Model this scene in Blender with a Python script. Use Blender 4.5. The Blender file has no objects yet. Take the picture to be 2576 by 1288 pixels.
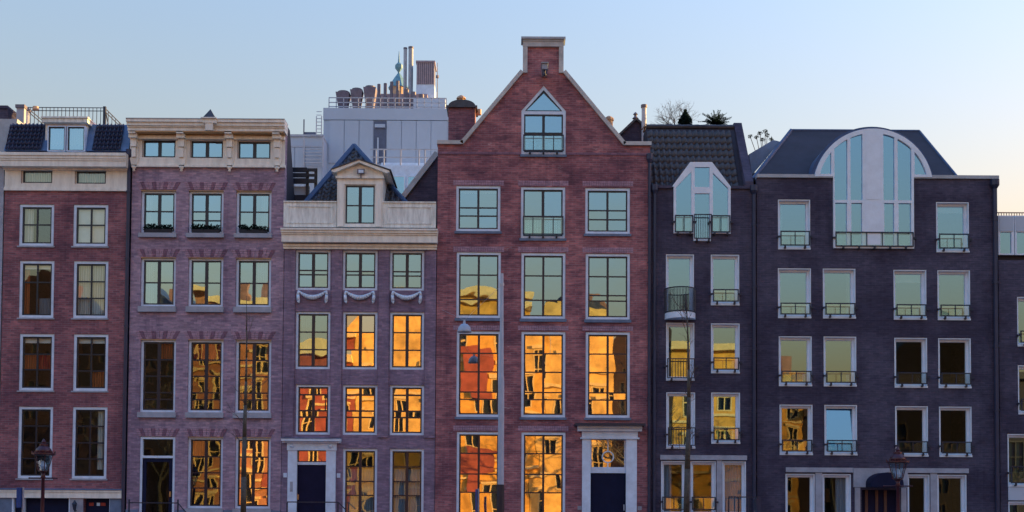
import bpy, math, random
from mathutils import Vector, Matrix
from mathutils.geometry import tessellate_polygon
random.seed(11)
S = bpy.context.scene
R = math.radians
COL = S.collection

# ------------------------------------------------------------------ camera, sky, sun, exposure
CAM = Vector((0.0, -40.0, 1.8)); TILT = R(2.2); ROLL = 0.0062; F = 3120.0; W, HH = 2576.0, 1288.0
SHY = (1290.0 - 644.0 - F * math.tan(TILT)) / W
cd = bpy.data.cameras.new('camera'); cam = bpy.data.objects.new('camera', cd); COL.objects.link(cam)
cd.sensor_width = 36.0; cd.lens = 36.0 * F / W; cd.shift_y = SHY; cd.clip_end = 2000; cd.clip_start = 0.1
CR = (Matrix.Rotation(math.pi / 2 + TILT, 3, 'X') @ Matrix.Rotation(ROLL, 3, 'Z'))
cam.location = CAM; cam.rotation_euler = CR.to_euler()
S.camera = cam
SUN_EL, SUN_AZ = R(9.0), R(68.0)          # low sun behind the row, to the right
wd = bpy.data.worlds.new('World'); S.world = wd; wd.use_nodes = True
nt = wd.node_tree; bg = nt.nodes['Background']
sky = nt.nodes.new('ShaderNodeTexSky'); sky.sky_type = 'NISHITA'; sky.sun_disc = False
sky.sun_elevation = SUN_EL; sky.sun_rotation = SUN_AZ
sky.air_density = 3.05; sky.dust_density = 2.3; sky.ozone_density = 7.5
tn = nt.nodes.new('ShaderNodeMix'); tn.data_type = 'RGBA'; tn.blend_type = 'MULTIPLY'; tn.inputs[0].default_value = 1.0
tn.inputs[7].default_value = (1.12, 0.82, 0.97, 1)
nt.links.new(sky.outputs[0], tn.inputs[6]); nt.links.new(tn.outputs[2], bg.inputs[0]); bg.inputs[1].default_value = 0.15
sl = bpy.data.lights.new('sun', 'SUN'); sl.energy = 2.2; sl.angle = R(0.5); sl.color = (1.0, 0.58, 0.17)
so = bpy.data.objects.new('sun', sl); COL.objects.link(so)
sd = Vector((math.sin(SUN_AZ) * math.cos(SUN_EL), math.cos(SUN_AZ) * math.cos(SUN_EL), math.sin(SUN_EL)))
so.rotation_euler = sd.to_track_quat('Z', 'Y').to_euler(); so.location = (30, 30, 40)
S.view_settings.view_transform = 'Standard'; S.view_settings.look = 'None'
S.view_settings.exposure = 2.58; S.view_settings.gamma = 1.0

# surveying helper: a point of the photograph (2576 wide) on the vertical plane y = const
def P(px, py, y=0.0):
    d = CR @ Vector(((px - W / 2) / F, (HH / 2 - py + SHY * W) / F, -1.0))
    t = (y - CAM.y) / d.y
    return CAM.x + d.x * t, CAM.z + d.z * t

# ------------------------------------------------------------------ materials
def s2l(c):
    return tuple((v / 255 / 12.92) if v / 255 <= 0.04045 else ((v / 255 + 0.055) / 1.055) ** 2.4 for v in c)
MATS = {}
def new_mat(name):
    m = bpy.data.materials.new(name); m.use_nodes = True; MATS[name] = m
    n = m.node_tree.nodes; return m, n, m.node_tree.links, n['Principled BSDF']
def mixc(n, l, a, b, fac, mode='MIX'):
    x = n.new('ShaderNodeMix'); x.data_type = 'RGBA'; x.blend_type = mode
    for s, v in ((6, a), (7, b), (0, fac)):
        if hasattr(v, 'is_linked') or isinstance(v, bpy.types.NodeSocket): l.new(v, x.inputs[s])
        elif s == 0: x.inputs[0].default_value = v
        else: x.inputs[s].default_value = (*v, 1)
    return x.outputs[2]
def noise(n, l, vec, scale, detail=4, rough=.6, sc=None):
    t = n.new('ShaderNodeTexNoise'); t.inputs['Scale'].default_value = scale
    t.inputs['Detail'].default_value = detail; t.inputs['Roughness'].default_value = rough
    if sc:
        mp = n.new('ShaderNodeMapping'); mp.inputs['Scale'].default_value = sc; l.new(vec, mp.inputs[0]); vec = mp.outputs[0]
    l.new(vec, t.inputs['Vector']); return t.outputs['Fac']
def ramp(n, l, fac, a, b, lo=0.0, hi=1.0):
    r = n.new('ShaderNodeMapRange'); l.new(fac, r.inputs[0])
    r.inputs[1].default_value = a; r.inputs[2].default_value = b; r.inputs[3].default_value = lo; r.inputs[4].default_value = hi
    return r.outputs[0]
def pos(n):
    return n.new('ShaderNodeNewGeometry').outputs['Position']
def paint(name, c, rough=.5, dirt=.25, metal=0.0, scale=3.0, streak=None):
    m, n, l, b = new_mat(name); p = pos(n)
    f = noise(n, l, p, scale, 5, .65, streak)
    c2 = tuple(v * (1 - dirt) for v in c)
    o = mixc(n, l, c2, tuple(min(1, v * (1 + dirt * .35)) for v in c), ramp(n, l, f, .3, .65))
    l.new(o, b.inputs['Base Color']); b.inputs['Roughness'].default_value = rough; b.inputs['Metallic'].default_value = metal
    bp = n.new('ShaderNodeBump'); bp.inputs['Strength'].default_value = .25; bp.inputs['Distance'].default_value = .004
    l.new(noise(n, l, p, 40, 3), bp.inputs['Height']); l.new(bp.outputs[0], b.inputs['Normal'])
    return m
def brick(name, c1, c2, mortar, band=.45, patch=.35, bw=.22, rh=.072, white=0.0, bandc=None):
    m, n, l, b = new_mat(name); p = pos(n)
    sp = n.new('ShaderNodeSeparateXYZ'); l.new(p, sp.inputs[0])
    ad = n.new('ShaderNodeMath'); l.new(sp.outputs[0], ad.inputs[0]); l.new(sp.outputs[1], ad.inputs[1])
    cb = n.new('ShaderNodeCombineXYZ'); l.new(ad.outputs[0], cb.inputs[0]); l.new(sp.outputs[2], cb.inputs[1])
    t = n.new('ShaderNodeTexBrick'); l.new(cb.outputs[0], t.inputs['Vector'])
    t.inputs['Scale'].default_value = 1; t.inputs['Brick Width'].default_value = bw; t.inputs['Row Height'].default_value = rh
    t.inputs['Mortar Size'].default_value = .007; t.inputs['Mortar Smooth'].default_value = .3; t.inputs['Bias'].default_value = 0
    t.inputs['Color1'].default_value = (*c1, 1); t.inputs['Color2'].default_value = (*c2, 1); t.inputs['Mortar'].default_value = (*mortar, 1)
    # irregular courses: darker and paler batches of bricks laid in wavy horizontal bands
    bnd = noise(n, l, p, 1.0, 5, .7, (.9, .9, 3.6))
    col = mixc(n, l, t.outputs['Color'], bandc or tuple(v * .42 for v in c1), ramp(n, l, bnd, .46, .64, 0, band))
    big = noise(n, l, p, .45, 4, .6)
    col = mixc(n, l, col, (.75, .75, .8), ramp(n, l, big, .35, .7, 0, 1), 'MULTIPLY') if patch <= 0 else mixc(n, l, col, mixc(n, l, col, (.55, .52, .62), 1.0, 'MULTIPLY'), ramp(n, l, big, .42, .62, 0, patch * 1.6))
    fine = noise(n, l, cb.outputs[0], 1.0, 2, .5, (5, 15, 1))
    col = mixc(n, l, col, mixc(n, l, col, (1.45, 1.35, 1.3), 1.0, 'MULTIPLY'), ramp(n, l, fine, .48, .70, 0, .9))
    # rain streaks and soot running down the wall
    stk = noise(n, l, p, 1.0, 4, .7, (2.6, 2.6, .22))
    col = mixc(n, l, col, mixc(n, l, col, (.58, .58, .66), 1.0, 'MULTIPLY'), ramp(n, l, stk, .52, .72, 0, .75))
    if white > 0:
        wf = noise(n, l, p, 1.0, 5, .75, (2.2, 2.2, 7))
        col = mixc(n, l, col, (.5, .48, .5), ramp(n, l, wf, .63, .74, 0, white))
    l.new(col, b.inputs['Base Color']); b.inputs['Roughness'].default_value = .85
    bp = n.new('ShaderNodeBump'); bp.inputs['Strength'].default_value = .6; bp.inputs['Distance'].default_value = .008; bp.invert = True
    l.new(t.outputs['Fac'], bp.inputs['Height'])
    b2 = n.new('ShaderNodeBump'); b2.inputs['Strength'].default_value = .4; b2.inputs['Distance'].default_value = .006
    l.new(noise(n, l, p, 14, 4), b2.inputs['Height']); l.new(bp.outputs[0], b2.inputs['Normal'])
    l.new(b2.outputs[0], b.inputs['Normal'])
    return m
def glass(name, refl=.6, tint=(.80, .96, .95), wav=.35, scale=1.6, trans=(.7, .8, .8)):
    m, n, l, b = new_mat(name); n.remove(b); out = n['Material Output']
    gl = n.new('ShaderNodeBsdfGlossy'); gl.inputs['Roughness'].default_value = .012; gl.inputs['Color'].default_value = (*tint, 1)
    tr = n.new('ShaderNodeBsdfTransparent'); tr.inputs['Color'].default_value = (*trans, 1)
    mx = n.new('ShaderNodeMixShader'); mx.inputs[0].default_value = refl
    l.new(tr.outputs[0], mx.inputs[1]); l.new(gl.outputs[0], mx.inputs[2]); l.new(mx.outputs[0], out.inputs['Surface'])
    p = pos(n); oi = n.new('ShaderNodeObjectInfo')
    va = n.new('ShaderNodeVectorMath'); va.operation = 'MULTIPLY_ADD'; l.new(oi.outputs['Random'], va.inputs[0])
    va.inputs[1].default_value = (37, 53, 71); l.new(p, va.inputs[2])
    f1 = noise(n, l, va.outputs[0], scale, 1.5, .4)
    bp = n.new('ShaderNodeBump'); bp.inputs['Strength'].default_value = 1.0; bp.inputs['Distance'].default_value = wav * .05
    l.new(f1, bp.inputs['Height']); l.new(bp.outputs[0], gl.inputs['Normal'])
    return m
def flat(name, c, rough=.6, metal=0.0):
    m, n, l, b = new_mat(name); b.inputs['Base Color'].default_value = (*c, 1)
    b.inputs['Roughness'].default_value = rough; b.inputs['Metallic'].default_value = metal; return m
def pleat(name, c, freq=26):
    m, n, l, b = new_mat(name); p = pos(n)
    w = n.new('ShaderNodeTexWave'); w.inputs['Scale'].default_value = freq / 6.28; w.inputs['Distortion'].default_value = 1.5; w.inputs['Detail'].default_value = 2
    l.new(p, w.inputs['Vector'])
    l.new(mixc(n, l, tuple(v * .6 for v in c), c, w.outputs['Fac']), b.inputs['Base Color']); b.inputs['Roughness'].default_value = .9
    return m

M = {}
M['b1'] = brick('brick_red', (.37, .145, .165), (.20, .08, .105), (.26, .2, .22), .4, .65, white=.25)
M['b2'] = brick('brick_purple', (.44, .32, .42), (.25, .185, .27), (.32, .28, .33), .45, .35, white=.25)
M['b3'] = brick('brick_plum', (.30, .22, .32), (.19, .145, .225), (.24, .20, .25), .35, .35)
M['b4'] = brick('brick_crimson', (.46, .18, .19), (.26, .10, .12), (.34, .24, .26), .65, .7, white=.6, bandc=(.11, .05, .075))
M['b5'] = brick('brick_dark', (.079, .075, .122), (.048, .049, .090), (.08, .075, .13), .35, .8, white=.12)
M['b6'] = brick('brick_slate', (.076, .074, .122), (.047, .049, .090), (.08, .074, .13), .35, .85, white=.12)
M['v_dark'] = brick('brick_arch_dark', (.24, .13, .19), (.20, .11, .17), (.12, .08, .1), .2, .2)
M['v_pale'] = brick('brick_arch_pale', (.42, .28, .36), (.34, .22, .30), (.2, .15, .17), .2, .2)
M['cream'] = paint('cream_paint', (.80, .81, .75), .45, .2, scale=2.0, streak=(3, 3, .6))
M['white'] = paint('white_paint', (.62, .77, .95), .45, .18)
M['white_pure'] = paint('pure_white_paint', (.70, .83, .96), .45, .1)
M['cream_worn'] = paint('worn_cream_paint', (.76, .80, .76), .55, .32, scale=2.6, streak=(4, 4, .8))
M['stone'] = paint('grey_stone', (.34, .38, .46), .7, .25)
M['bluestone'] = paint('blue_stone', (.13, .19, .30), .7, .3)
M['soffit_bounce'] = paint('soffit_warm_bounce', (.62, .40, .20), .6, .2)  # ochre puts warm light bounced from below into the colour
M['sash'] = paint('dark_sash_paint', (.010, .016, .032), .35, .2)
M['navy'] = paint('navy_door_paint', (.010, .014, .045), .75, .2)
M['plum'] = paint('plum_door_paint', (.012, .012, .042), .75, .2)
M['iron'] = paint('railing_iron', (.012, .022, .048), .45, .2)
for k in ('navy', 'plum'): M[k].node_tree.nodes['Principled BSDF'].inputs['Specular IOR Level'].default_value = .15
M['pipe'] = paint('downpipe_paint', (.016, .028, .075), .45, .3)
M['tile'] = paint('dark_tile', (.050, .056, .075), .45, .5, scale=5)
M['tile_b'] = paint('glazed_blue_tile', (.014, .030, .095), .4, .4, scale=4)
M['tile_d'] = paint('roof_felt', (.030, .032, .052), .8, .35, scale=1.2)
M['lead'] = paint('lead_sheet', (.09, .18, .36), .5, .35)
M['verge'] = paint('navy_verge', (.035, .075, .17), .55, .3)
M['plant'] = paint('plant_casing', (.17, .155, .21), .6, .3)
M['zinc'] = paint('zinc_coping', (.38, .43, .48), .5, .25)
M['copingstone'] = paint('coping_stone', (.48, .50, .50), .7, .3)
M['panelgrey'] = paint('grey_cladding', (.44, .54, .66), .5, .08, scale=.4)
M['paneldark'] = paint('dark_cladding', (.10, .13, .21), .5, .2)
M['steel'] = paint('galvanised_steel', (.45, .50, .58), .4, .2)
M['machine'] = paint('machine_grey', (.15, .14, .18), .6, .3)
M['louver'] = paint('brown_louver', (.34, .28, .32), .6, .2)
M['copper'] = paint('green_copper', (.14, .32, .40), .6, .25)
M['postred'] = paint('lamp_post_paint', (.050, .012, .026), .4, .3)
M['mast'] = paint('pale_mast_paint', (.36, .46, .60), .45, .12)
M['mastblack'] = paint('black_mast_paint', (.012, .016, .035), .5, .3)
M['bark'] = paint('tree_bark', (.085, .085, .075), .9, .5, scale=14)
M['twig'] = paint('bare_twig', (.10, .085, .08), .9, .3)
M['leaf'] = paint('evergreen_leaf', (.010, .022, .020), .6, .5, scale=20)
M['leaf2'] = paint('shrub_leaf', (.045, .070, .045), .6, .5, scale=20)
M['leafb'] = paint('autumn_leaf', (.16, .085, .04), .7, .5, scale=20)
for k in ('leaf', 'leaf2', 'leafb'): M[k].node_tree.nodes['Principled BSDF'].inputs['Specular IOR Level'].default_value = 0.0; M[k].node_tree.nodes['Principled BSDF'].inputs['Roughness'].default_value = 1.0
M['soil'] = paint('planter_box', (.02, .022, .03), .8, .3)
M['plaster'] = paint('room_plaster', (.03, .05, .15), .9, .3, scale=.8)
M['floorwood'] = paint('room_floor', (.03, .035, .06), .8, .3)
M['curtain'] = pleat('white_curtain', (.62, .64, .62))
M['drape'] = pleat('rust_drape', (.50, .13, .03))  # pleated rust panels (red ones next) behind parts of some panes
M['drape_red'] = pleat('red_drape', (.40, .03, .02))
M['net'] = pleat('net_curtain', (.20, .26, .32), 40)
M['blind'] = paint('roller_blind', (.85, .85, .80), .8, .08)
M['glass'] = glass('window_glass', .62, tint=(.50, .77, 1.0), wav=.06, scale=1.3)
M['glass_clear'] = glass('clear_window_glass', .20, wav=.06, scale=1.3, trans=(.85, .92, .92))
M['glass_old'] = glass('old_window_glass', .62, tint=(1, .96, .86), wav=.05, scale=.95)
M['glass_dim'] = glass('dim_window_glass', .34, wav=.05, scale=.95)
M['glass_shop'] = glass('plain_window_glass', .08, wav=.04, scale=1.0, trans=(.85, .92, .95))
M['glass_flat'] = glass('modern_glass', .62, tint=(.42, .72, 1.0), wav=.03, scale=.7)
M['glass_rail'] = glass('balustrade_glass', .22, tint=(.74, .92, 1), wav=.1, trans=(.85, .95, .92))
M['lampglass'] = glass('lantern_glass', .16, wav=.2, trans=(.75, .85, .95))
M['asphalt'] = paint('brick_street', (.20, .18, .18), .85, .3, scale=6)
M['pave'] = paint('pavement_slab', (.34, .34, .35), .85, .25, scale=4)
M['kerb'] = paint('kerb_stone', (.25, .25, .25), .8, .2)
M['quay'] = paint('quay_brick', (.14, .09, .08), .85, .3)
M['brass'] = paint('brass', (.5, .36, .16), .35, .2, metal=.8)
M['signblue'] = flat('sign_blue', (.02, .07, .28), .4)
M['red'] = flat('sign_red', (.30, .03, .02), .5)
M['terracotta'] = paint('chimney_pot', (.50, .34, .22), .7, .3)
m, n, l, b = new_mat('water'); b.inputs['Base Color'].default_value = (.01, .02, .025, 1); b.inputs['Roughness'].default_value = .08
bp = n.new('ShaderNodeBump'); bp.inputs['Distance'].default_value = .05; l.new(noise(n, l, pos(n), 1.2, 3), bp.inputs['Height']); l.new(bp.outputs[0], b.inputs['Normal']); M['water'] = m

# ------------------------------------------------------------------ mesh and object helpers
WL = {}
def tri(polys):
    vs = [[Vector((p[0], p[1], 0)) for p in q] for q in polys]
    return tessellate_polygon(vs)
class MB:
    def __init__(s): s.v = []; s.f = []; s.sm = False
    def add(s, vs, fs):
        o = len(s.v); s.v += [tuple(v) for v in vs]; s.f += [tuple(i + o for i in f) for f in fs]; return s
    def box(s, x0, x1, y0, y1, z0, z1):
        if x0 > x1: x0, x1 = x1, x0
        if y0 > y1: y0, y1 = y1, y0
        if z0 > z1: z0, z1 = z1, z0
        return s.add([(x0, y0, z0), (x1, y0, z0), (x1, y1, z0), (x0, y1, z0), (x0, y0, z1), (x1, y0, z1), (x1, y1, z1), (x0, y1, z1)],
                     [(0, 3, 2, 1), (4, 5, 6, 7), (0, 1, 5, 4), (1, 2, 6, 5), (2, 3, 7, 6), (3, 0, 4, 7)])
    def prism(s, pts, y0, y1, holes=()):
        """polygon in x,z (with holes) extruded from y0 (front) to y1"""
        polys = [list(pts)] + [list(h) for h in holes]
        flatp = [p for q in polys for p in q]; n = len(flatp)
        tr = tri(polys)
        vs = [(p[0], y0, p[1]) for p in flatp] + [(p[0], y1, p[1]) for p in flatp]
        fs = []
        for a, b_, c in tr:
            A, B, C_ = flatp[a], flatp[b_], flatp[c]
            cr = (B[0] - A[0]) * (C_[1] - A[1]) - (B[1] - A[1]) * (C_[0] - A[0])
            t = (a, b_, c) if cr > 0 else (a, c, b_)
            fs.append(t); fs.append((t[0] + n, t[2] + n, t[1] + n))
        o = 0
        for k, q in enumerate(polys):
            ar = sum(q[i][0] * q[(i + 1) % len(q)][1] - q[(i + 1) % len(q)][0] * q[i][1] for i in range(len(q)))
            flip = (ar < 0) != (k > 0)
            for i in range(len(q)):
                a, b_ = o + i, o + (i + 1) % len(q)
                fs.append((a, a + n, b_ + n, b_) if not flip else (b_, b_ + n, a + n, a))
            o += len(q)
        return s.add(vs, fs)
    def ring(s, x0, x1, z0, z1, w, y0, y1, wb=None, wt=None):
        wb = w if wb is None else wb; wt = w if wt is None else wt
        return s.prism([(x0, z0), (x1, z0), (x1, z1), (x0, z1)], y0, y1, [[(x0 + w, z0 + wb), (x1 - w, z0 + wb), (x1 - w, z1 - wt), (x0 + w, z1 - wt)]])
    def tube(s, p0, p1, r0, r1=None, n=8, cap=True):
        r1 = r0 if r1 is None else r1
        p0, p1 = Vector(p0), Vector(p1); d = (p1 - p0).normalized()
        a = d.orthogonal().normalized(); b_ = d.cross(a)
        vs = []
        for p, r in ((p0, r0), (p1, r1)):
            vs += [p + (a * math.cos(6.28318 * i / n) + b_ * math.sin(6.28318 * i / n)) * r for i in range(n)]
        fs = [(i, (i + 1) % n, n + (i + 1) % n, n + i) for i in range(n)]
        if cap: fs += [tuple(range(n - 1, -1, -1)), tuple(range(n, 2 * n))]
        return s.add(vs, fs)
    def path(s, pts, rs, n=7):
        for i in range(len(pts) - 1):
            s.tube(pts[i], pts[i + 1], rs[i] if hasattr(rs, '__len__') else rs, rs[i + 1] if hasattr(rs, '__len__') else rs, n, True)
        return s
    def lathe(s, c, prof, n=16, a0=0.0):
        """profile [(r,z)] round the vertical axis through c"""
        vs = [(c[0] + r * math.cos(a0 + 6.28318 * i / n), c[1] + r * math.sin(a0 + 6.28318 * i / n), c[2] + z) for r, z in prof for i in range(n)]
        fs = []
        for k in range(len(prof) - 1):
            for i in range(n):
                fs.append((k * n + i, k * n + (i + 1) % n, (k + 1) * n + (i + 1) % n, (k + 1) * n + i))
        fs.append(tuple(range(n - 1, -1, -1))); fs.append(tuple(range((len(prof) - 1) * n, len(prof) * n)))
        return s.add(vs, fs)
    def quad(s, a, b_, c, d): return s.add([a, b_, c, d], [(0, 1, 2, 3)])
    def build(s, name, mat, parent=None, origin=None, smooth=False):
        if origin is None: origin = WL[parent] if parent else Vector((0, 0, 0))
        origin = Vector(origin)
        me = bpy.data.meshes.new(name); me.from_pydata([tuple(Vector(v) - origin) for v in s.v], [], s.f); me.update()
        me.materials.append(M[mat] if isinstance(mat, str) else mat)
        if smooth:
            for p in me.polygons: p.use_smooth = True
        return link(name, me, parent, origin)
def link(name, data, parent, origin):
    o = bpy.data.objects.new(name, data); COL.objects.link(o)
    o.parent = parent; o.location = Vector(origin) - (WL[parent] if parent else Vector((0, 0, 0)))
    WL[o] = Vector(origin); return o
def tag(o, label=None, cat=None, group=None, kind=None):
    if label: o['label'] = label
    if cat: o['category'] = cat
    if group: o['group'] = group
    if kind: o['kind'] = kind
    return o
def thing(name, loc, label, cat, group=None):
    return tag(link(name, None, None, loc), label, cat, group)
def box(name, mat, parent, x0, x1, y0, y1, z0, z1): return MB().box(x0, x1, y0, y1, z0, z1).build(name, mat, parent)

UNIT = bpy.data.meshes.new('pane_quad'); UNIT.from_pydata([(-.5, 0, -.5), (.5, 0, -.5), (.5, 0, .5), (-.5, 0, .5)], [], [(0, 1, 2, 3)])
PANE = {}
def pane(parent, x0, x1, z0, z1, y, mat='glass', jit=.35):
    if mat not in PANE:
        me = UNIT.copy(); me.name = 'pane'; me.materials.append(M[mat]); PANE[mat] = me
    o = link('pane', PANE[mat], parent, ((x0 + x1) / 2, y, (z0 + z1) / 2))
    o.scale = (x1 - x0 + .01, 1, z1 - z0 + .01)
    o.rotation_euler = (R(random.gauss(0, jit)), 0, R(random.gauss(0, jit)))
    return o
def polypane(parent, pts, y, mat='glass'):
    mb = MB(); fl = list(pts); t = tri([fl])
    fs = []
    for a, b_, c in t:
        A, B, C_ = fl[a], fl[b_], fl[c]
        cr = (B[0] - A[0]) * (C_[1] - A[1]) - (B[1] - A[1]) * (C_[0] - A[0])
        fs.append((a, b_, c) if cr > 0 else (a, c, b_))
    mb.add([(p[0], y, p[1]) for p in fl], fs)
    return mb.build('pane', mat, parent)

class House:
    def __init__(s, name, label, x0, x1, y=0.0, group='houses along the far quay'):
        s.y = y; s.cx = (x0 + x1) / 2
        s.X0, s.X1 = s.x(x0), s.x(x1)
        s.o = thing(name, ((s.X0 + s.X1) / 2, y, 0), label, 'house', group); s.holes = []
    def x(s, px, py=800, y=None): return P(px, py, s.y if y is None else y)[0]
    def z(s, py, y=None): return P(s.cx, py, s.y if y is None else y)[1]
    def zx(s, px, py, y=None): return P(px, py, s.y if y is None else y)
    def rect(s, a, b_, t, bt, ref=None):
        """photo x0,x1,top,bottom -> x0,x1,z0,z1 on the facade"""
        py = (t + bt) / 2 if ref is None else ref
        return s.x(a, py), s.x(b_, py), s.z(bt), s.z(t)
def window(H, r, vb=(.5,), hb=(.5,), fw=.085, sw=.05, inset=.03, frame='white', sash='sash', mat='glass', vt=.05, ht=.04,
           sill=None, curtain=None, hole=True, sillmat='stone', fb=None, name='window', jit=.35, depth=.12, head=False):
    x0, x1, z0, z1 = r; y = H.y + inset
    if hole: H.holes.append([(x0, z0), (x1, z0), (x1, z1), (x0, z1)])
    e = .004
    w = MB().ring(x0 + e, x1 - e, z0 + e, z1 - e, fw, y, y + depth, fb).build(name, frame, H.o, ((x0 + x1) / 2, y, z0))
    ix0, ix1, iz0, iz1 = x0 + fw, x1 - fw, z0 + (fw if fb is None else fb), z1 - fw
    ys = y + .035
    mb = MB(); mb.ring(ix0 + .001, ix1 - .001, iz0 + .001, iz1 - .001, sw, ys, ys + .06)
    gx = [ix0 + sw]; gz = [iz0 + sw]
    for v in vb:
        c = ix0 + (ix1 - ix0) * v; mb.box(c - vt / 2, c + vt / 2, ys + .004, ys + .056, iz0 + sw - .001, iz1 - sw + .001); gx += [c - vt / 2, c + vt / 2]
    for h in sorted(hb):
        t = ht; c = iz0 + (iz1 - iz0) * h
        mb.box(ix0 + sw - .001, ix1 - sw + .001, ys + .008, ys + .052, c - t / 2, c + t / 2); gz += [c - t / 2, c + t / 2]
    gx.append(ix1 - sw); gz.append(iz1 - sw)
    mb.build('sash', sash, w)
    for i in range(0, len(gx), 2):
        for k in range(0, len(gz), 2):
            pane(w, gx[i], gx[i + 1], gz[k], gz[k + 1], ys + .03, mat, jit)
    if sill:
        d, p_ = sill
        MB().box(x0 - .04, x1 + .04, H.y - p_, H.y + .1, z0 - d, z0 - .001).build('sill', sillmat, w)
    if head: MB().box(x0 + .002, x1 - .002, H.y + .004, y - .001, z1 - .018, z1 - .002).build('head_bounce_strip', 'soffit_bounce', w)  # added strip, coloured as warm bounce under the window head
    if curtain:
        for cx0, cx1, cz0, cz1, cm in curtain:
            a, b_ = ix0 + (ix1 - ix0) * cx0, ix0 + (ix1 - ix0) * cx1; c, d = iz0 + (iz1 - iz0) * cz0, iz0 + (iz1 - iz0) * cz1
            m_ = MB(); nn = max(3, int((b_ - a) / .05)); yy = ys + .09
            if cm == 'blind': m_.box(a, b_, yy, yy + .01, c, d)
            else:
                for i in range(nn):
                    u0, u1 = a + (b_ - a) * i / nn, a + (b_ - a) * (i + 1) / nn
                    y0_, y1_ = yy + .03 * (i % 2), yy + .03 * ((i + 1) % 2)
                    m_.quad((u0, y0_, c), (u1, y1_, c), (u1, y1_, d), (u0, y0_, d))
            m_.build('blind' if cm == 'blind' else 'curtain', cm, w)  # the rust and red pleated panels get this name too
    return w
def rails(H, x0, x1, z0, z1, mids=1, y=-.10, bars=False, t=.035, hooks=True, feet=2, glassp=True, name='railing'):
    yy = H.y + y; mb = MB()
    mb.box(x0, x1, yy - t / 2, yy + t / 2, z1 - t, z1).box(x0, x1, yy - t / 2, yy + t / 2, z0, z0 + t)
    for x in (x0, x1 - t): mb.box(x, x + t, yy - t / 2, yy + t / 2, z0 + t, z1 - t)
    for i in range(mids):
        c = x0 + (x1 - x0) * (i + 1) / (mids + 1); w = .014 if bars else .024
        mb.box(c - w / 2, c + w / 2, yy - w / 2, yy + w / 2, z0 + t, z1 - t)
    if hooks:
        zc = z0 + (z1 - z0) * .6
        for x in (x0 - .09, x1): mb.box(x, x + .09, yy - .02, yy + .02, zc - .03, zc + .03); mb.box(x + (.0 if x < x0 else .05), x + (.04 if x < x0 else .09), yy + .02, H.y - .002, zc - .03, zc + .03)
    for i in range(feet):
        c = x0 + (x1 - x0) * (i + .5) / feet if feet != 2 else x0 + (x1 - x0) * (.16 if i == 0 else .84)
        mb.box(c - .03, c + .03, yy - .02, yy + .02, z0 - .07, z0); mb.box(c - .03, c + .03, yy + .02, H.y + .1, z0 - .09, z0 - .04)
    o = mb.build(name, 'iron', H.o, ((x0 + x1) / 2, yy, z0))
    if glassp: pane(o, x0 + t, x1 - t, z0 + t, z1 - t, yy + .022, 'glass_rail', .2)
    return o
def facade(H, outline, mat, th=.32):
    return MB().prism(outline, H.y, H.y + th, H.holes).build('wall', mat, H.o)
def shell(H, ztop, floors, depth=9.0, wall='b5', x0=None, x1=None):
    """side and back walls, flat roof slab and storey floors behind the facade"""
    a, b_ = (H.X0 if x0 is None else x0) + .015, (H.X1 if x1 is None else x1) - .015; y0, y1 = H.y + .325, H.y + depth
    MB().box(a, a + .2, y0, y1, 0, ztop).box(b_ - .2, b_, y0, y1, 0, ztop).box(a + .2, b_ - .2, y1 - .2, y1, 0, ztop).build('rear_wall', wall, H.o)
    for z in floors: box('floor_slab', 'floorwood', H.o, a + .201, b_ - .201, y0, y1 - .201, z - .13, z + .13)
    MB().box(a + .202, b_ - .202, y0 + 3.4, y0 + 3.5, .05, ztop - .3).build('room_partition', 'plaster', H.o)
    box('roof_slab', 'tile_d', H.o, a, b_, y0, y1, ztop + .001, ztop + .2)
def moulding(H, x0, x1, z0, z1, proj, mat, steps=((0, 1, 1),), name='cornice', yb=None):
    """stacked profile; steps = (z fraction from, to, projection factor)"""
    mb = MB(); k_ = (40.0 - proj) / 40.0; z0, z1 = 1.8 + (z0 - 1.8) * k_, 1.8 + (z1 - 1.8) * k_
    for a, b_, p_ in steps:
        mb.box(x0 - .12 * p_ * proj, x1 + .12 * p_ * proj, H.y - proj * p_, (H.y + .1) if yb is None else yb, z0 + (z1 - z0) * a + .001, z0 + (z1 - z0) * b_ - .001)
    return mb.build(name, mat, H.o)
def pipe(H, px, t, bt, r=.055, y=-.1, mat='pipe'):
    x = H.x(px); mb = MB(); z1, z0 = H.z(t), H.z(bt) if bt < 1400 else .02
    mb.tube((x, H.y + y, z0), (x, H.y + y, z1), r, r, 10)
    for k in range(6):
        zz = z0 + (z1 - z0) * (k + .5) / 6; mb.tube((x, H.y + y, zz), (x, H.y + y, zz + .06), r * 1.3, r * 1.3, 10); mb.box(x - .015, x + .015, H.y + y, H.y, zz + .01, zz + .05)
    mb.lathe((x, H.y + y, z1), [(r, 0), (r * 2.1, .12), (r * 2.1, .3)], 10)
    return mb.build('downpipe', mat, H.o)
def voussoirs(H, wall, x0, x1, z0, z1, n=13, flare=.13):
    for i in range(n):
        t0, t1 = i / n + .004, (i + 1) / n - .004
        f = lambda t, z: (x0 + (x1 - x0) * t) + (flare * (2 * t - 1)) * (z - z0) / (z1 - z0)
        d = .012 + .008 * random.random(); g = .006
        MB().prism([(f(t0, z0), z0 + g), (f(t1, z0), z0 + g), (f(t1, z1), z1 - g), (f(t0, z1), z1 - g)], H.y - d, H.y + .02).build(
            'brick', 'v_dark' if (i % 3 == 1) else 'v_pale', wall, (f((t0 + t1) / 2, z0), H.y, z0))

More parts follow.
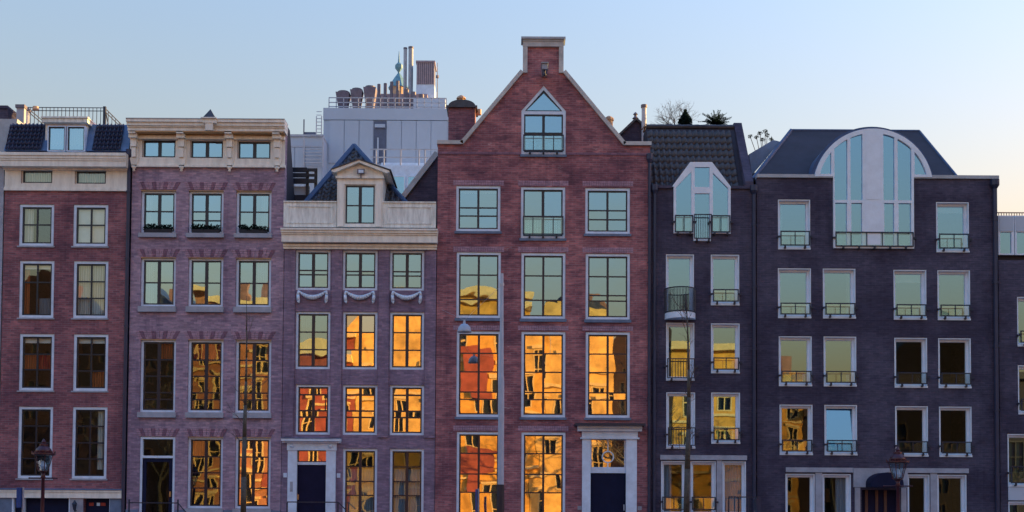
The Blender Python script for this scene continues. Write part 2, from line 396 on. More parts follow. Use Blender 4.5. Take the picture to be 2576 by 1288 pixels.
def tile_mesh(w, h, mat):
    """S-shaped pantile lying on a slope: x across, y up the slope, z out of it"""
    prof = [(-.5, .012), (-.36, -.014), (-.12, -.012), (.06, .030), (.24, .064), (.42, .046), (.54, .012)]
    vs, fs = [], []
    for k, (yy, zz) in enumerate(((-.06, .022), (1.0, .0))):
        vs += [(x * w, yy * h, z + zz) for x, z in prof]
    n = len(prof)
    for i in range(n - 1): fs.append((i, i + 1, n + i + 1, n + i))
    o = len(vs); vs += [(x * w, -.06 * h, z + .012) for x, z in prof]
    for i in range(n - 1): fs.append((o + i, o + i + 1, i + 1, i))
    me = bpy.data.meshes.new('roof_tile'); me.from_pydata(vs, [], fs); me.materials.append(M[mat])
    for p in me.polygons: p.use_smooth = True
    return me
def tiles(parent, org, ux, uy, cols, rows, w, h, me, ok=lambda u, v: True):
    ux, uy = Vector(ux).normalized(), Vector(uy).normalized(); uz = ux.cross(uy)
    rot = Matrix((ux, uy, uz)).transposed()
    for r_ in range(rows):
        for c in range(cols):
            u, v = (c + .5) * w, r_ * h
            if not ok(u, v + h / 2): continue
            p = Vector(org) + ux * u + uy * v + uz * (.012 + random.random() * .006)
            o = link('roof_tile', me, parent, p)
            o.rotation_euler = (rot @ Matrix.Rotation(random.gauss(0, .012), 3, 'Z')).to_euler()
def leaves(mb, c, rad, n, size, shape=None):
    for _ in range(n):
        while True:
            p = Vector((random.uniform(-1, 1), random.uniform(-1, 1), random.uniform(-1, 1)))
            if p.length < 1: break
        if shape: p = shape(p)
        q = Vector(c) + Vector((p.x * rad[0], p.y * rad[1], p.z * rad[2]))
        a = Vector((random.gauss(0, 1), random.gauss(0, 1), random.gauss(0, 1))).normalized() * size * random.uniform(.5, 1.2)
        b_ = a.orthogonal().normalized() * size * .4
        mb.add([q - a * .5, q + b_, q + a, q - b_], [(0, 1, 2, 3)])
    return mb
def branch(mb, p, d, ln, r, depth, spread=.6, n=5):
    q = p + d * ln; mb.tube(p, q, r, r * .65, 5, True)
    if depth == 0: return
    for _ in range(random.choice((2, 3))):
        nd = (d + Vector((random.gauss(0, spread), random.gauss(0, spread), random.gauss(.1, spread * .6)))).normalized()
        branch(mb, p + d * ln * random.uniform(.55, 1), nd, ln * random.uniform(.6, .85), r * .6, depth - 1, spread)
# ------------------------------------------------------------------ ground, street, canal
def struct(name, mat, x0, x1, y0, y1, z0, z1): return tag(MB().box(x0, x1, y0, y1, z0, z1).build(name, mat), kind='structure')
tag(MB().quad((-900, -900, -2.6), (900, -900, -2.6), (900, 900, -2.6), (-900, 900, -2.6)).build('ground', 'pave'), kind='structure')
struct('street', 'asphalt', -120, 120, -9, -2.2, -2.5, -.12)
struct('pavement', 'pave', -120, 120, -2.0, 60, -2.5, 0.0)
struct('kerb', 'kerb', -120, 120, -2.2, -2.0, -2.5, .004)
struct('quay_wall', 'quay', -120, 120, -9.4, -9.001, -2.55, -.05)
struct('canal_water', 'water', -120, 120, -33.6, -9.401, -2.5, -1.5)
struct('near_quay_wall', 'quay', -120, 120, -34.0, -33.601, -2.55, .0)
struct('near_quay', 'asphalt', -120, 120, -60, -34.001, -2.5, -.1)

# ------------------------------------------------------------------ house 0: sliver at the left edge
H = House('house', 'sliver of pale plastered house at the left edge beside the narrow red brick house', -330, 2)
for r in ((-190, -100, 540, 660), (-190, -100, 720, 860), (-190, -100, 920, 1060)): window(H, H.rect(*r))
facade(H, [(H.X0, 0), (H.X1, 0), (H.X1, H.z(395)), (H.X0, H.z(395))], 'stone')
shell(H, H.z(396), [H.z(690), H.z(890)])
moulding(H, H.X0, H.X1 - .05, H.z(414), H.z(380), .2, 'cream', ((0, .5, .6), (.5, 1, 1)))
xa = H.x(4); MB().prism([(H.X0, H.z(380)), (H.x(8), H.z(380)), (H.x(22), H.z(318, 1.2)), (H.X0, H.z(318, 1.2))], .35, 1.4).build('roof', 'zinc', H.o)

# ------------------------------------------------------------------ house 1: narrow red brick
H = House('house', 'narrow red brick house with cream cornice, blue tiled roof and twin-pane dormer', 5, 315)
c1, c2 = (48, 135.5), (184, 271.5)
cur = lambda *a: [tuple(a)]
window(H, H.rect(*c1, 514, 619), sill=(.05, .04), mat='glass_clear', hb=(.52,), curtain=[(.02, .34, 0, 1, 'curtain')])
window(H, H.rect(*c2, 514, 619), sill=(.05, .04), mat='glass_clear', hb=(.52,), curtain=[(.02, .98, .0, 1, 'blind')])
window(H, H.rect(*c1, 656, 800), sill=(.05, .04), mat='glass_clear', hb=(.64,), curtain=[(0, 1, .90, .98, 'blind'), (0, .2, 0, .88, 'drape'), (.55, .95, 0, .34, 'net')])
window(H, H.rect(*c2, 656, 800), sill=(.05, .04), mat='glass_clear', hb=(.34, .66), curtain=[(.02, .98, 0, 1, 'curtain')])
window(H, H.rect(*c1, 840, 983), sill=(.05, .04), mat='glass_clear', hb=(.36, .66), curtain=[(0, 1, .88, 1, 'blind'), (.02, .48, .36, .66, 'drape'), (.5, .98, .36, .66, 'drape_red')])
window(H, H.rect(*c2, 840, 983), sill=(.05, .04), mat='glass_clear', hb=(.34, .66), curtain=[(0, 1, .88, 1, 'blind'), (.5, .98, .02, .36, 'drape')])
window(H, H.rect(45, 132, 1023, 1204), sill=(.05, .04), mat='glass_clear', hb=(.26, .5, .75))
window(H, H.rect(181, 269, 1023, 1204), sill=(.05, .04), mat='glass_clear', hb=(.26, .5, .75), curtain=[(.72, .98, 0.1, 1, 'curtain')])
for a, b_, c, d in ((56, 131, 427, 460.5), (191, 266, 428, 461.5)):
    window(H, H.rect(a - 2, b_ + 2, c - 2, d + 2), vb=(), hb=(), fw=.03, sw=.045, frame='cream', mat='glass_clear', curtain=[(.02, .98, 0, 1, 'curtain')])
zt, zf = H.z(383), H.z(479)
# shopfront openings below the base band
zb = H.z(1253)
for a, b_ in ((33, 177), (211, 275)):
    H.holes.append([(H.x(a, 1260), .25), (H.x(b_, 1260), .25), (H.x(b_, 1260), zb), (H.x(a, 1260), zb)])
wl = facade(H, [(H.X0, 0), (H.X1, 0), (H.X1, zt), (H.X0, zt)], 'b1')
shell(H, zt, [H.z(637), H.z(820), H.z(1003), H.z(1222)])
xl, xr = H.X0, H.X1
pan = MB(); 
fr = [h for h in H.holes if h[0][1] > zf]
pan.prism([(xl, zf), (xr, zf), (xr, H.z(417)), (xl, H.z(417))], -.03, -.002, fr); pan.build('frieze', 'cream', H.o)
moulding(H, xl, xr, H.z(479.5), H.z(470), .07, 'cream', ((0, .6, 1), (.6, 1, .7)), 'frieze_moulding')
moulding(H, xl, xr, H.z(421), H.z(383), .42, 'cream', ((0, .12, .25), (.12, .5, .8), (.5, .62, .86), (.62, .8, .92), (.8, 1, 1)), 'cornice')
moulding(H, xl, xr, H.z(1253), H.z(1233), .14, 'cream', ((0, .75, .8), (.75, 1, 1)), 'base_cornice')
moulding(H, xl, xr, H.z(1232.5), H.z(1229), .17, 'lead', name='cornice_flashing')
for a, b_, mm in ((0, 31, 'bluestone'), (177.5, 210, 'stone'), (277, 313, 'bluestone')):
    box('pier', mm, H.o, max(H.x(a, 1270), xl), H.x(b_, 1270), -.05, -.003, 0, zb - .004)
for a in (31, 58, 174, 205, 276): box('door_jamb', 'white', H.o, H.x(a, 1270), H.x(a + 4, 1270), -.04, .12, .25, zb - .004)
d1 = box('shop_door', 'navy', H.o, H.x(37, 1270), H.x(174, 1270), .14, .2, .25, zb)
d2 = box('shop_door', 'navy', H.o, H.x(213, 1270), H.x(274, 1270), .14, .2, .25, zb)
for i, (a, b_, mm) in enumerate(((221, 232, 'red'), (240, 248, 'white'), (250, 262, 'red'))):
    box('door_sign', mm, d2, H.x(a, 1270), H.x(b_, 1270), .125, .138, H.z(1272), H.z(1264))
# mansard roof with tiles, dormer, chimneys, terrace railing
ym0, ym1 = -.15, .25
zr0, zr1 = H.z(382, .0), H.z(314, .3)
mr = MB(); mr.add([(xl, ym0, zr0), (xr + .05, ym0, zr0), (xr + .05, ym1, zr1), (xl + .1, ym1, zr1), (xl, 9, zr0), (xr + .05, 9, zr0), (xr + .05, 9, zr1), (xl + .1, 9, zr1)],
       [(0, 1, 2, 3), (4, 7, 6, 5), (3, 2, 6, 7), (0, 3, 7, 4), (1, 5, 6, 2), (0, 4, 5, 1)])
mansard = mr.build('roof', 'lead', H.o)
sl_v = Vector((0, ym1 - ym0, zr1 - zr0)); L = sl_v.length
tm1 = tile_mesh(.13, .17, 'tile_b')
for a, b_ in ((19, 112), (237, 313)):
    x0_, x1_ = H.x(a, 350), H.x(b_, 350); n = int((x1_ - x0_) / .13)
    tiles(mansard, (x0_, ym0, zr0 + .02), (1, 0, 0), sl_v, n, int(L / .17), .13, .17, tm1)
dx0, dx1 = H.x(114, 340), H.x(218, 340)
dm = box('dormer', 'cream', H.o, dx0, dx1, .005, 1.5, H.z(381), H.z(313))
MB().box(dx0 - .03, dx1 + .09, -.22, 1.5, H.z(313) + .002, H.z(303)).box(dx0 - .06, dx1 + .12, -.26, 1.5, H.z(303) + .002, H.z(299)).build('dormer_cornice', 'cream_worn', H.o)
hy = H.y; H.y = -.21
for a, b_ in ((119, 165), (167.5, 214)):
    window(H, H.rect(a, b_, 316, 381, ref=345), vb=(), hb=(), fw=.03, sw=.035, hole=False, inset=0, depth=.21, curtain=[(.0, 1, 0, 1, 'curtain')], frame='white')
H.y = hy
def roofz(py, y): return H.z(py, y)
cm = thing('chimney', (H.x(12), 2.0, zr1), 'squat dark chimney at the left edge above the blue tiled roof', 'chimney')
MB().box(H.x(-8, 300, 2), H.x(25, 300, 2), 1.8, 2.6, zr1 - .0, H.z(279, 2)).box(H.x(-9, 300, 2), H.x(26, 300, 2), 1.75, 2.65, H.z(279, 2) + .001, H.z(272, 2)).build('stack', 'b5', cm)
MB().tube((H.x(12), 2.2, H.z(272, 2)), (H.x(12), 2.2, H.z(264, 2)), .12, .1).build('flue', 'terracotta', cm)
cm = thing('chimney', (H.x(56), 2.0, zr1), 'pale plastered chimney with dark cap beside the roof terrace railing', 'chimney')
MB().box(H.x(47, 300, 2), H.x(66, 300, 2), 1.8, 2.3, zr1, H.z(277, 2)).build('stack', 'stone', cm)
MB().box(H.x(45, 300, 2), H.x(68, 300, 2), 1.75, 2.35, H.z(277, 2) + .001, H.z(269, 2)).build('cap', 'machine', cm)
rl = thing('roof_terrace_railing', (H.x(166), 3.0, zr1), 'thin iron railing round the roof terrace of the narrow red brick house', 'railing')
mb = MB(); ry = 3.0; rx0, rx1 = H.x(67, 290, ry), H.x(263, 290, ry); rt = H.z(270, ry)
for z in (rt, H.z(278, ry)): mb.box(rx0, rx1, ry - .015, ry + .015, z - .02, z); mb.box(rx1 - .015, rx1 + .015, ry, 8.5, z - .02, z); mb.box(rx0 - .015, rx0 + .015, ry, 8.5, z - .02, z)
mb.build('rail', 'iron', rl); mb = MB()
for i in range(21): x = rx0 + (rx1 - rx0) * i / 20; mb.box(x - .009, x + .009, ry - .009, ry + .009, zr1, rt - .02)
for i in range(14): y = ry + .4 * i; mb.box(rx1 - .009, rx1 + .009, y - .009, y + .009, zr1, rt - .02)
mb.build('balusters', 'iron', rl)
MB().box(rx1 - .04, rx1 + .05, ry - .05, ry + .05, zr1, rt + .03).build('corner_post', 'iron', rl)
MB().tube((rx1 + .03, ry, rt - .1), (rx1 + .33, ry, zr1), .02, .02).build('brace', 'iron', rl)
pipe(H, 319, 400, 1500, .06, -.05)
wlamp = thing('wall_lantern', (H.x(193, 1270), -.06, H.z(1285)), 'small black wall lantern between the two shop doors', 'lantern')
x, z = H.x(193, 1270), H.z(1270)
MB().lathe((x, -.2, z - .16), [(.045, 0), (.075, .17), (.085, .18)], 6).build('glass_housing', 'iron', wlamp)
MB().lathe((x, -.2, z + .022), [(.095, 0), (.05, .07), (.015, .13)], 6).build('cap', 'iron', wlamp)
MB().box(x - .02, x + .02, -.2, -.05, z - .2, z - .16).tube((x, -.06, z - .3), (x, -.2, z - .17), .015).build('bracket', 'iron', wlamp)

# ------------------------------------------------------------------ house 2: purple brick with bracketed attic
H = House('house', 'purple brick house with bracketed cream attic cornice and small pyramid ornament', 326, 712)
cols = ((354, 442.5), (474, 562), (593.5, 682.5)); CX = []
arch_rows = []
for i, (a, b_) in enumerate(cols):
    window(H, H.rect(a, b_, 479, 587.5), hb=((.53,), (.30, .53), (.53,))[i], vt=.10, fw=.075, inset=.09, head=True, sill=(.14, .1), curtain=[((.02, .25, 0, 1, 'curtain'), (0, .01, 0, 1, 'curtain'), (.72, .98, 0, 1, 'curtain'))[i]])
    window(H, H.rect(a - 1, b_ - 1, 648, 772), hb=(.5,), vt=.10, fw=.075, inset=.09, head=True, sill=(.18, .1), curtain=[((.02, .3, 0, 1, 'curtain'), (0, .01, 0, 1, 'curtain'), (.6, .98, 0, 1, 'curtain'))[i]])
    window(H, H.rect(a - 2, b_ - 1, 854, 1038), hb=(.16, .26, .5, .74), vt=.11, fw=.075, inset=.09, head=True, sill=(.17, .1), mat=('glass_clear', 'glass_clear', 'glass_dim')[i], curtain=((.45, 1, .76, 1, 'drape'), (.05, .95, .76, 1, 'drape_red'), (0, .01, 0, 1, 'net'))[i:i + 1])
    arch_rows += [(a, b_, 458, 478), (a - 1, b_ - 1, 627, 647), (a - 2, b_ - 1, 833, 853), (a - 3, b_ - 2, 1078, 1098)]
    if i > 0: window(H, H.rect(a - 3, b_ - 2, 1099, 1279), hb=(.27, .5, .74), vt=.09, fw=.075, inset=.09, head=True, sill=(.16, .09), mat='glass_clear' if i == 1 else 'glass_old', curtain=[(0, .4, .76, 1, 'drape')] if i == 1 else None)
for a, b_, c, d in ((360, 441, 353, 396), (480, 560.5, 354, 397), (599, 680, 355, 398)):
    window(H, H.rect(a - 1.5, b_ + 1.5, c - 1.5, d + 1.5), hb=(), vt=.11, fw=.02, sw=.05, frame='cream')
r = H.rect(350, 439, 1099, 1370); zdoor = .75
H.holes.append([(r[0], zdoor), (r[1], zdoor), (r[1], r[3]), (r[0], r[3])])
zt = H.z(303)
wl = facade(H, [(H.X0, 0), (H.X1, 0), (H.X1, zt), (H.X0, zt)], 'b2')
shell(H, H.z(560), [H.z(622), H.z(822), H.z(1065), .6])
MB().add([(x, y, z_) for x in (H.X0 + .02, H.X1 - .02) for y, z_ in ((.325, H.z(500)), (.325, H.z(306)), (.9, H.z(306)), (2.6, H.z(556)), (1.2, H.z(556)))], [(0, 1, 2, 3, 4), (9, 8, 7, 6, 5), (1, 6, 7, 2), (2, 7, 8, 3), (3, 8, 9, 4)]).build('roof', 'tile_d', H.o)
for a, b_, c, d in arch_rows:
    voussoirs(H, wl, H.x(a, c) - .02, H.x(b_, c) + .02, H.z(d), H.z(c), 11, .14)
# door
df = MB().ring(r[0] + .004, r[1] - .004, zdoor, r[3] - .004, .075, .03, .17, wb=.02).build('door_frame', 'white', H.o)
zt1, zt2 = H.z(1147), H.z(1153)
MB().box(r[0] + .08, r[1] - .08, .02, .16, zt2, zt1).build('transom_bar', 'white', df)
pane(df, r[0] + .08, r[1] - .08, zt1, r[3] - .08, .1, 'glass_clear')
dr = MB().ring(r[0] + .08, r[1] - .08, zdoor + .02, zt2 - .002, .12, .06, .12, wb=.7, wt=.12).build('door', 'navy', H.o)
pane(dr, r[0] + .2, r[1] - .2, zdoor + .72, zt2 - .12, .09, 'glass_shop')
MB().box(r[0] + .24, r[1] - .24, .05, .062, zdoor + .15, zdoor + .55).build('door_panel', 'navy', dr)
MB().box(r[1] - .17, r[1] - .12, .0, .058, H.z(1250), H.z(1237)).build('door_handle', 'brass', dr)
MB().box(H.X0, H.x(348, 1285), -.06, -.003, 0, H.z(1283)).box(H.x(441, 1285), H.X1, -.06, -.003, 0, H.z(1283)).build('plinth', 'bluestone', H.o)
# attic
fr = [h for h in H.holes if h[0][1] > H.z(420)]
MB().prism([(H.X0, H.z(419)), (H.X1, H.z(419)), (H.X1, H.z(330)), (H.X0, H.z(330))], -.04, -.002, fr).build('attic_panel', 'cream', H.o)
moulding(H, H.X0, H.X1, H.z(420), H.z(411), .10, 'cream', ((0, .55, 1), (.55, 1, .6)), 'attic_moulding')
moulding(H, H.X0 + .02, H.X1 - .02, H.z(350), H.z(342), .14, 'cream', name='architrave')
moulding(H, H.X0, H.X1, H.z(326), H.z(299), .55, 'cream', ((0, .3, .75), (.3, .42, .82), (.42, .72, .9), (.72, 1, 1)), 'cornice')
moulding(H, H.X0, H.X1, H.z(299) + .0, H.z(297), .57, 'zinc', name='cornice_flashing')
zs_ = 1.8 + (H.z(326) - 1.8) * (40 - .55) / 40; box('soffit_bounce_board', 'soffit_bounce', H.o, H.X0, H.X1, -.40, -.05, zs_ - .03, zs_ - .002)  # cornice underside, warm bounced light painted in ochre
for c in (340, 459.5, 580, 699):
    x = H.x(c, 370); w = .135; za, zb = H.z(421), H.z(326)
    br = MB().prism([(x - w, za + .25), (x - w * .6, za), (x + w * .6, za), (x + w, za + .25), (x + w, zb), (x - w, zb)], -.10, -.041).build('bracket', 'cream', H.o)
    MB().box(x - w * .85, x + w * .85, -.40, -.101, zb - .24, zb - .002).box(x - w, x + w, -.3, -.102, zb - .36, zb - .242).box(x - w * .7, x + w * .7, -.2, -.103, zb - .62, zb - .362).box(x - w * .5, x + w * .5, -.16, -.104, zb - .95, zb - .64).build('scroll', 'cream', br)
    MB().lathe((x, -.1, za - .17), [(.02, 0), (.05, .03), (.03, .07), (.07, .11), (.09, .168)], 10).build('drop_finial', 'cream', br, smooth=True)
x = H.x(525, 300, -.7); zk = lambda py: H.z(py, -.7)
orn = MB().box(x - .2, x + .22, -.68, -.2, zk(308), zk(298)).box(x - .25, x + .25, -.74, -.15, zk(298) + .002, zk(295)).box(x - .12, x + .12, -.66, -.56, zk(326), zk(308) - .002).build('roof_ornament', 'cream', H.o)
zo = zk(295) + .002
MB().add([(x - .2, -.68, zo), (x + .2, -.68, zo), (x + .2, -.3, zo), (x - .2, -.3, zo), (x, -.49, zk(269))], [(0, 1, 4), (1, 2, 4), (2, 3, 4), (3, 0, 4), (0, 3, 2, 1)]).build('pyramid_cap', 'tile', orn)
# stoop and its railing
st = thing('door_stoop', (H.x(395, 1280), -.8, 0), 'stone stoop with iron handrails at the purple brick house door', 'stoop')
MB().box(H.x(345), H.x(445), -1.2, -.065, 0, .75).build('landing', 'bluestone', st)
for k in range(4): MB().box(H.x(446) + .3 * k, H.x(446) + .3 * k + .299, -1.2, -.065, 0, .75 - .17 * (k + 1) + .02).build('step', 'bluestone', st)
mb = MB(); zr = H.z(1265)
for a in (324, 447): xx = H.x(a, 1270, -1.2); mb.box(xx - .02, xx + .02, -1.19, -1.15, 0 if a > 400 else .0, zr + .09)
mb.box(H.x(324, 1270, -1.2), H.x(447, 1270, -1.2), -1.185, -1.155, zr - .035, zr)
mb.tube((H.x(447, 1270, -1.2), -1.17, zr - .02), (H.x(475, 1290, -1.2), -1.17, zr - .42), .018).build('handrail', 'iron', st)
# flower boxes on the upper sills
for i, (a, b_) in enumerate(cols):
    x0_, x1_ = H.x(a + 10, 590), H.x(b_ - 10, 590); zz = H.z(588)
    fb = thing('flower_box', ((x0_ + x1_) / 2, -.04, zz), ('evergreen flower box on the left upper sill of the purple brick house',
        'evergreen flower box on the middle upper sill of the purple brick house', 'evergreen flower box on the right upper sill of the purple brick house')[i], 'flower box', 'flower boxes')
    MB().box(x0_, x1_, -.095, .02, zz, zz + .13).build('box', 'soil', fb)
    mb = MB()
    for k in range(9): leaves(mb, (x0_ + (x1_ - x0_) * (k + .5) / 9, -.05, zz + .17 + random.uniform(-.02, .05)), (.10, .07, .10), 60, .05)
    mb.build('foliage', 'leaf', fb)

# ------------------------------------------------------------------ house 3: plum brick with pedimented dormer
H = House('house', 'plum brick house with pedimented white dormer, carved swags and cream parapet', 713, 1097)
cols = ((743.5, 831), (862, 949.5), (980.5, 1067))
for i, (a, b_) in enumerate(cols):
    window(H, H.rect(a, b_, 629, 730), hb=((.38, .50), (.38, .48), (.36, .48))[i], vt=.10, fw=.07, inset=.05)
    window(H, H.rect(a, b_ - .5, 784, 929), hb=(.33, .66), vt=.10, fw=.07, inset=.05, mat='glass_old' if i else 'glass', curtain=[(.1, .42, .2, 1, 'curtain')] if i == 0 else None)
    window(H, H.rect(a, b_ - .5, 968, 1094), hb=(.34, .48, .83), vt=.09, fw=.07, inset=.05, mat='glass_old', ht=.05)
    if i: window(H, H.rect(a - .5, b_ - 1, 1128, 1300), hb=(.30, .52, .75), vt=.09, fw=.075, inset=.05, mat='glass_clear' if i == 1 else 'glass_shop', curtain=[(.0, 1, 0, .72, 'net')])
r = (H.x(747, 1200), H.x(822, 1200), .75, H.z(1133)); H.holes.append([(r[0], r[2]), (r[1], r[2]), (r[1], r[3]), (r[0], r[3])])
zt = H.z(574)
wl = facade(H, [(H.X0, 0), (H.X1, 0), (H.X1, zt), (H.X0, zt)], 'b3')
shell(H, zt, [H.z(757), H.z(950), H.z(1110), .6])
zs0, zs1 = H.z(1100), H.z(628)
for a, b_ in ((714, 741), (833.5, 859.5), (952, 978.5), (1069.5, 1096)):
    box('pilaster_strip', 'b3', H.o, H.x(a, 860), H.x(b_, 860), -.055, -.003, zs0, zs1)
moulding(H, H.X0, H.X1, H.z(626), H.z(614), .16, 'cream', ((0, .5, .7), (.5, 1, 1)), 'architrave')
moulding(H, H.X0, H.X1, H.z(607), H.z(574), .45, 'cream', ((0, .55, .72), (.55, .68, .8), (.68, .86, .9), (.86, 1, 1)), 'cornice')
box('frieze', 'b3', H.o, H.X0, H.X1, -.1, -.003, H.z(614) + .002, H.z(607) - .002)
# swags
for i, (a, b_) in enumerate(cols):
    x0_, x1_ = H.x(a + 4, 745), H.x(b_ - 5, 745); zt_ = H.z(733)
    sw = MB(); n = 12; pts = []; rs = []
    for k in range(n + 1):
        t = k / n; pts.append((x0_ + .07 + (x1_ - x0_ - .14) * t, -.09, zt_ - .02 - .20 * math.sin(math.pi * t) ** .9)); rs.append(.025 + .055 * math.sin(math.pi * t))
    sw.path(pts, rs, 8)
    swo = sw.build('swag', 'white', H.o, smooth=True)
    for xx, s_ in ((x0_ + .03, 1), (x1_ - .03, -1)):
        MB().path([(xx + .03 * s_, -.08, zt_), (xx + .01 * s_, -.09, zt_ - .14), (xx + .03 * s_, -.09, zt_ - .33), (xx + .05 * s_, -.08, zt_ - .41)], [.03, .05, .055, .015], 8).build('tassel', 'white', swo, smooth=True)
# door surround
zt0 = H.z(1134)
for a, b_ in ((725, 748), (821, 845)): box('door_pilaster', 'white', H.o, H.x(a, 1200), H.x(b_, 1200), -.12, -.003, .75, zt0)
MB().box(H.x(723, 1200), H.x(847, 1200), -.15, -.003, zt0 + .001, H.z(1114)).build('door_frieze', 'white', H.o)
moulding(H, H.x(715, 1110), H.x(856, 1110), H.z(1114), H.z(1104), .34, 'white', ((0, .4, .7), (.4, 1, 1)), 'door_cornice')
moulding(H, H.x(715, 1110), H.x(856, 1110), H.z(1104), H.z(1101.5), .36, 'lead', name='door_flashing')
for a in (736, 833): MB().lathe((H.x(a, 1120), -.16, H.z(1124) - .06), [(.02, 0), (.07, .05), (.07, .1), (.02, .13)], 10).build('rosette', 'white', H.o)
zt1, zt2 = H.z(1163), H.z(1170)
box('transom_bar', 'white', H.o, r[0] + .005, r[1] - .005, .02, .12, zt2, zt1)
tw = MB().ring(r[0] + .004, r[1] - .004, zt1 + .002, r[3] - .004, .03, .04, .12).build('fanlight', 'sash', H.o); pane(tw, r[0] + .035, r[1] - .035, zt1 + .035, r[3] - .035, .08, 'glass_old')
dr = MB().box(r[0] + .004, r[1] - .004, .05, .11, .75, zt2 - .002).build('door', 'plum', H.o)
for k in range(2):
    for q, (u, v) in enumerate(((.06, .42), (.5, .88), (.92, 1.32))): MB().ring(r[0] + .08 + k * .43, r[0] + .46 + k * .43, .75 + u, .75 + v, .03, .036, .049).build('door_panel', 'plum', dr)
MB().box(r[0] + .02, r[0] + .06, .0, .048, H.z(1258), H.z(1245)).build('door_handle', 'brass', dr)
for a in (717, 851.5): box('name_plate', 'white', H.o, H.x(a - 4, 1196), H.x(a + 5, 1196), -.022, -.003, H.z(1202), H.z(1191))
box('intercom_panel', 'stone', H.o, H.x(731, 1230), H.x(738, 1230), -.13, -.121, H.z(1238), H.z(1213))
st = thing('door_stoop', (H.x(785, 1280), -.8, 0), 'stone stoop with iron handrail at the white-framed plum door', 'stoop')
MB().box(H.x(722), H.x(850), -1.2, -.125, 0, .75).build('landing', 'bluestone', st)
for k in range(4): MB().box(H.x(851) + .3 * k, H.x(851) + .3 * k + .299, -1.2, -.125, 0, .77 - .17 * (k + 1)).build('step', 'bluestone', st)
zr = H.z(1266); mb = MB()
for a in (722, 850): xx = H.x(a, 1270, -1.2); mb.box(xx - .02, xx + .02, -1.19, -1.15, .0, zr + .0)
mb.box(H.x(722, 1270, -1.2), H.x(850, 1270, -1.2), -1.185, -1.155, zr + .001, zr + .036).tube((H.x(850, 1270, -1.2), -1.17, zr + .02), (H.x(868, 1290, -1.2), -1.17, zr - .2), .018).build('handrail', 'iron', st)
# parapet and dormer
za, zb = H.z(573), H.z(511)
for a, b_ in ((714, 847), (963, 1097)):
    x0_, x1_ = H.x(a, 540), H.x(b_, 540)
    pp = MB().box(x0_, x1_, -.06, .14, za + .001, zb).build('parapet_panel', 'cream_worn', H.o)
    MB().ring(x0_ + .12, x1_ - .12, za + .12, zb - .1, .05, -.085, -.062).build('panel_moulding', 'cream_worn', pp)
    MB().box(x0_ - .0, x1_ + .0, -.10, .16, zb + .001, zb + .04).build('parapet_cap', 'cream_worn', pp)
hy = H.y; H.y = -.10
x0_, x1_ = H.x(848, 500), H.x(963, 500); zc = H.z(436)
rw = H.rect(867, 944, 464, 564)
dm = MB().prism([(x0_, za + .002), (x1_, za + .002), (x1_, zc), (x0_, zc)], -.12, 1.9, [[(rw[0], rw[2]), (rw[1], rw[2]), (rw[1], rw[3]), (rw[0], rw[3])]]).build('dormer', 'cream', H.o)
window(H, rw, hb=(.48,), vt=.10, fw=.02, sw=.05, hole=False, inset=.02, frame='cream')
for a in (H.x(867, 520) - .2, H.x(944, 520) + .03): box('dormer_pilaster', 'cream', H.o, a, a + .17, -.17, -.121, za + .01, H.z(463))
MB().box(x0_ - .04, x1_ + .04, -.2, -.122, H.z(450), H.z(444)).build('dormer_architrave', 'cream', H.o)
pl, pr, pa = H.zx(836, 433), H.zx(981, 435), H.zx(905, 405)
inn = [(pl[0] + .12, zc + .001), (pr[0] - .12, zc + .001), (pr[0] - .15, pr[1] - .02), (pa[0], pa[1] - .12), (pl[0] + .15, pl[1] - .02)]
MB().prism(inn, -.12, 1.9).build('pediment', 'cream', H.o)
MB().prism([(pl[0], pl[1] - .03), (pl[0] + .1, pl[1] - .06), (pa[0], pa[1] - .10), (pr[0] - .1, pr[1] - .06), (pr[0], pr[1] - .03), (pr[0], pr[1] + .02), (pa[0], pa[1] - .02), (pl[0], pl[1] + .02)], -.30, 1.95).build('pediment_moulding', 'cream', H.o)
MB().prism([(pl[0] - .02, pl[1] + .022), (pa[0], pa[1] - .018), (pr[0] + .06, pr[1] + .022), (pr[0] + .06, pr[1] + .05), (pa[0], pa[1] + .015), (pl[0] - .02, pl[1] + .05)], -.33, 1.95).build('pediment_flashing', 'tile', H.o)
H.y = hy
fl = thing('floodlight', (H.x(908, 434), -.12, H.z(440)), 'small grey floodlight fixed under the pediment of the white dormer', 'floodlight')
x, z = H.x(908, 434, -.2), H.z(434, -.2)
MB().box(x - .12, x + .12, -.27, -.19, z - .05, z + .1).build('housing', 'machine', fl); MB().box(x - .07, x + .09, -.28, -.272, z - .03, z + .07).build('lens', 'white', fl)
MB().box(x - .02, x + .02, -.24, -.121, z - .17, z - .051).build('bracket', 'machine', fl)
# tiled roof behind the parapet: a steep hip seen from the front
y0r, y1r = .35, 3.2
bl, brr = H.zx(762, 512, y0r), H.zx(1030, 513, y0r); ap = H.zx(891, 368, y1r); ap = (ap[0], ap[1])
rz = bl[1] - .1
rm = MB().add([(bl[0], y0r, rz), (brr[0], y0r, rz), (ap[0], y1r, ap[1]), (ap[0], 8.8, ap[1]), (bl[0] - .3, 8.8, rz), (brr[0] + .3, 8.8, rz)], [(0, 1, 2), (0, 2, 3, 4), (1, 5, 3, 2), (4, 3, 5), (0, 4, 5, 1)])
roof = rm.build('roof', 'tile_d', H.o)
A, B, T = Vector((bl[0], y0r, rz)), Vector((brr[0], y0r, rz)), Vector((ap[0], y1r, ap[1]))
for p in (A, B): MB().tube(p + Vector((0, -.03, 0)), T + Vector((0, -.03, 0)), .10, .10, 8).build('hip_ridge', 'verge', H.o)
MB().tube(T, (ap[0], 8.8, ap[1]), .10, .10, 8).build('ridge_cap', 'verge', H.o)
up = Vector((0, y1r - y0r, ap[1] - rz)); Ls = up.length; wid = brr[0] - bl[0]; tm3 = tile_mesh(.21, .27, 'tile')
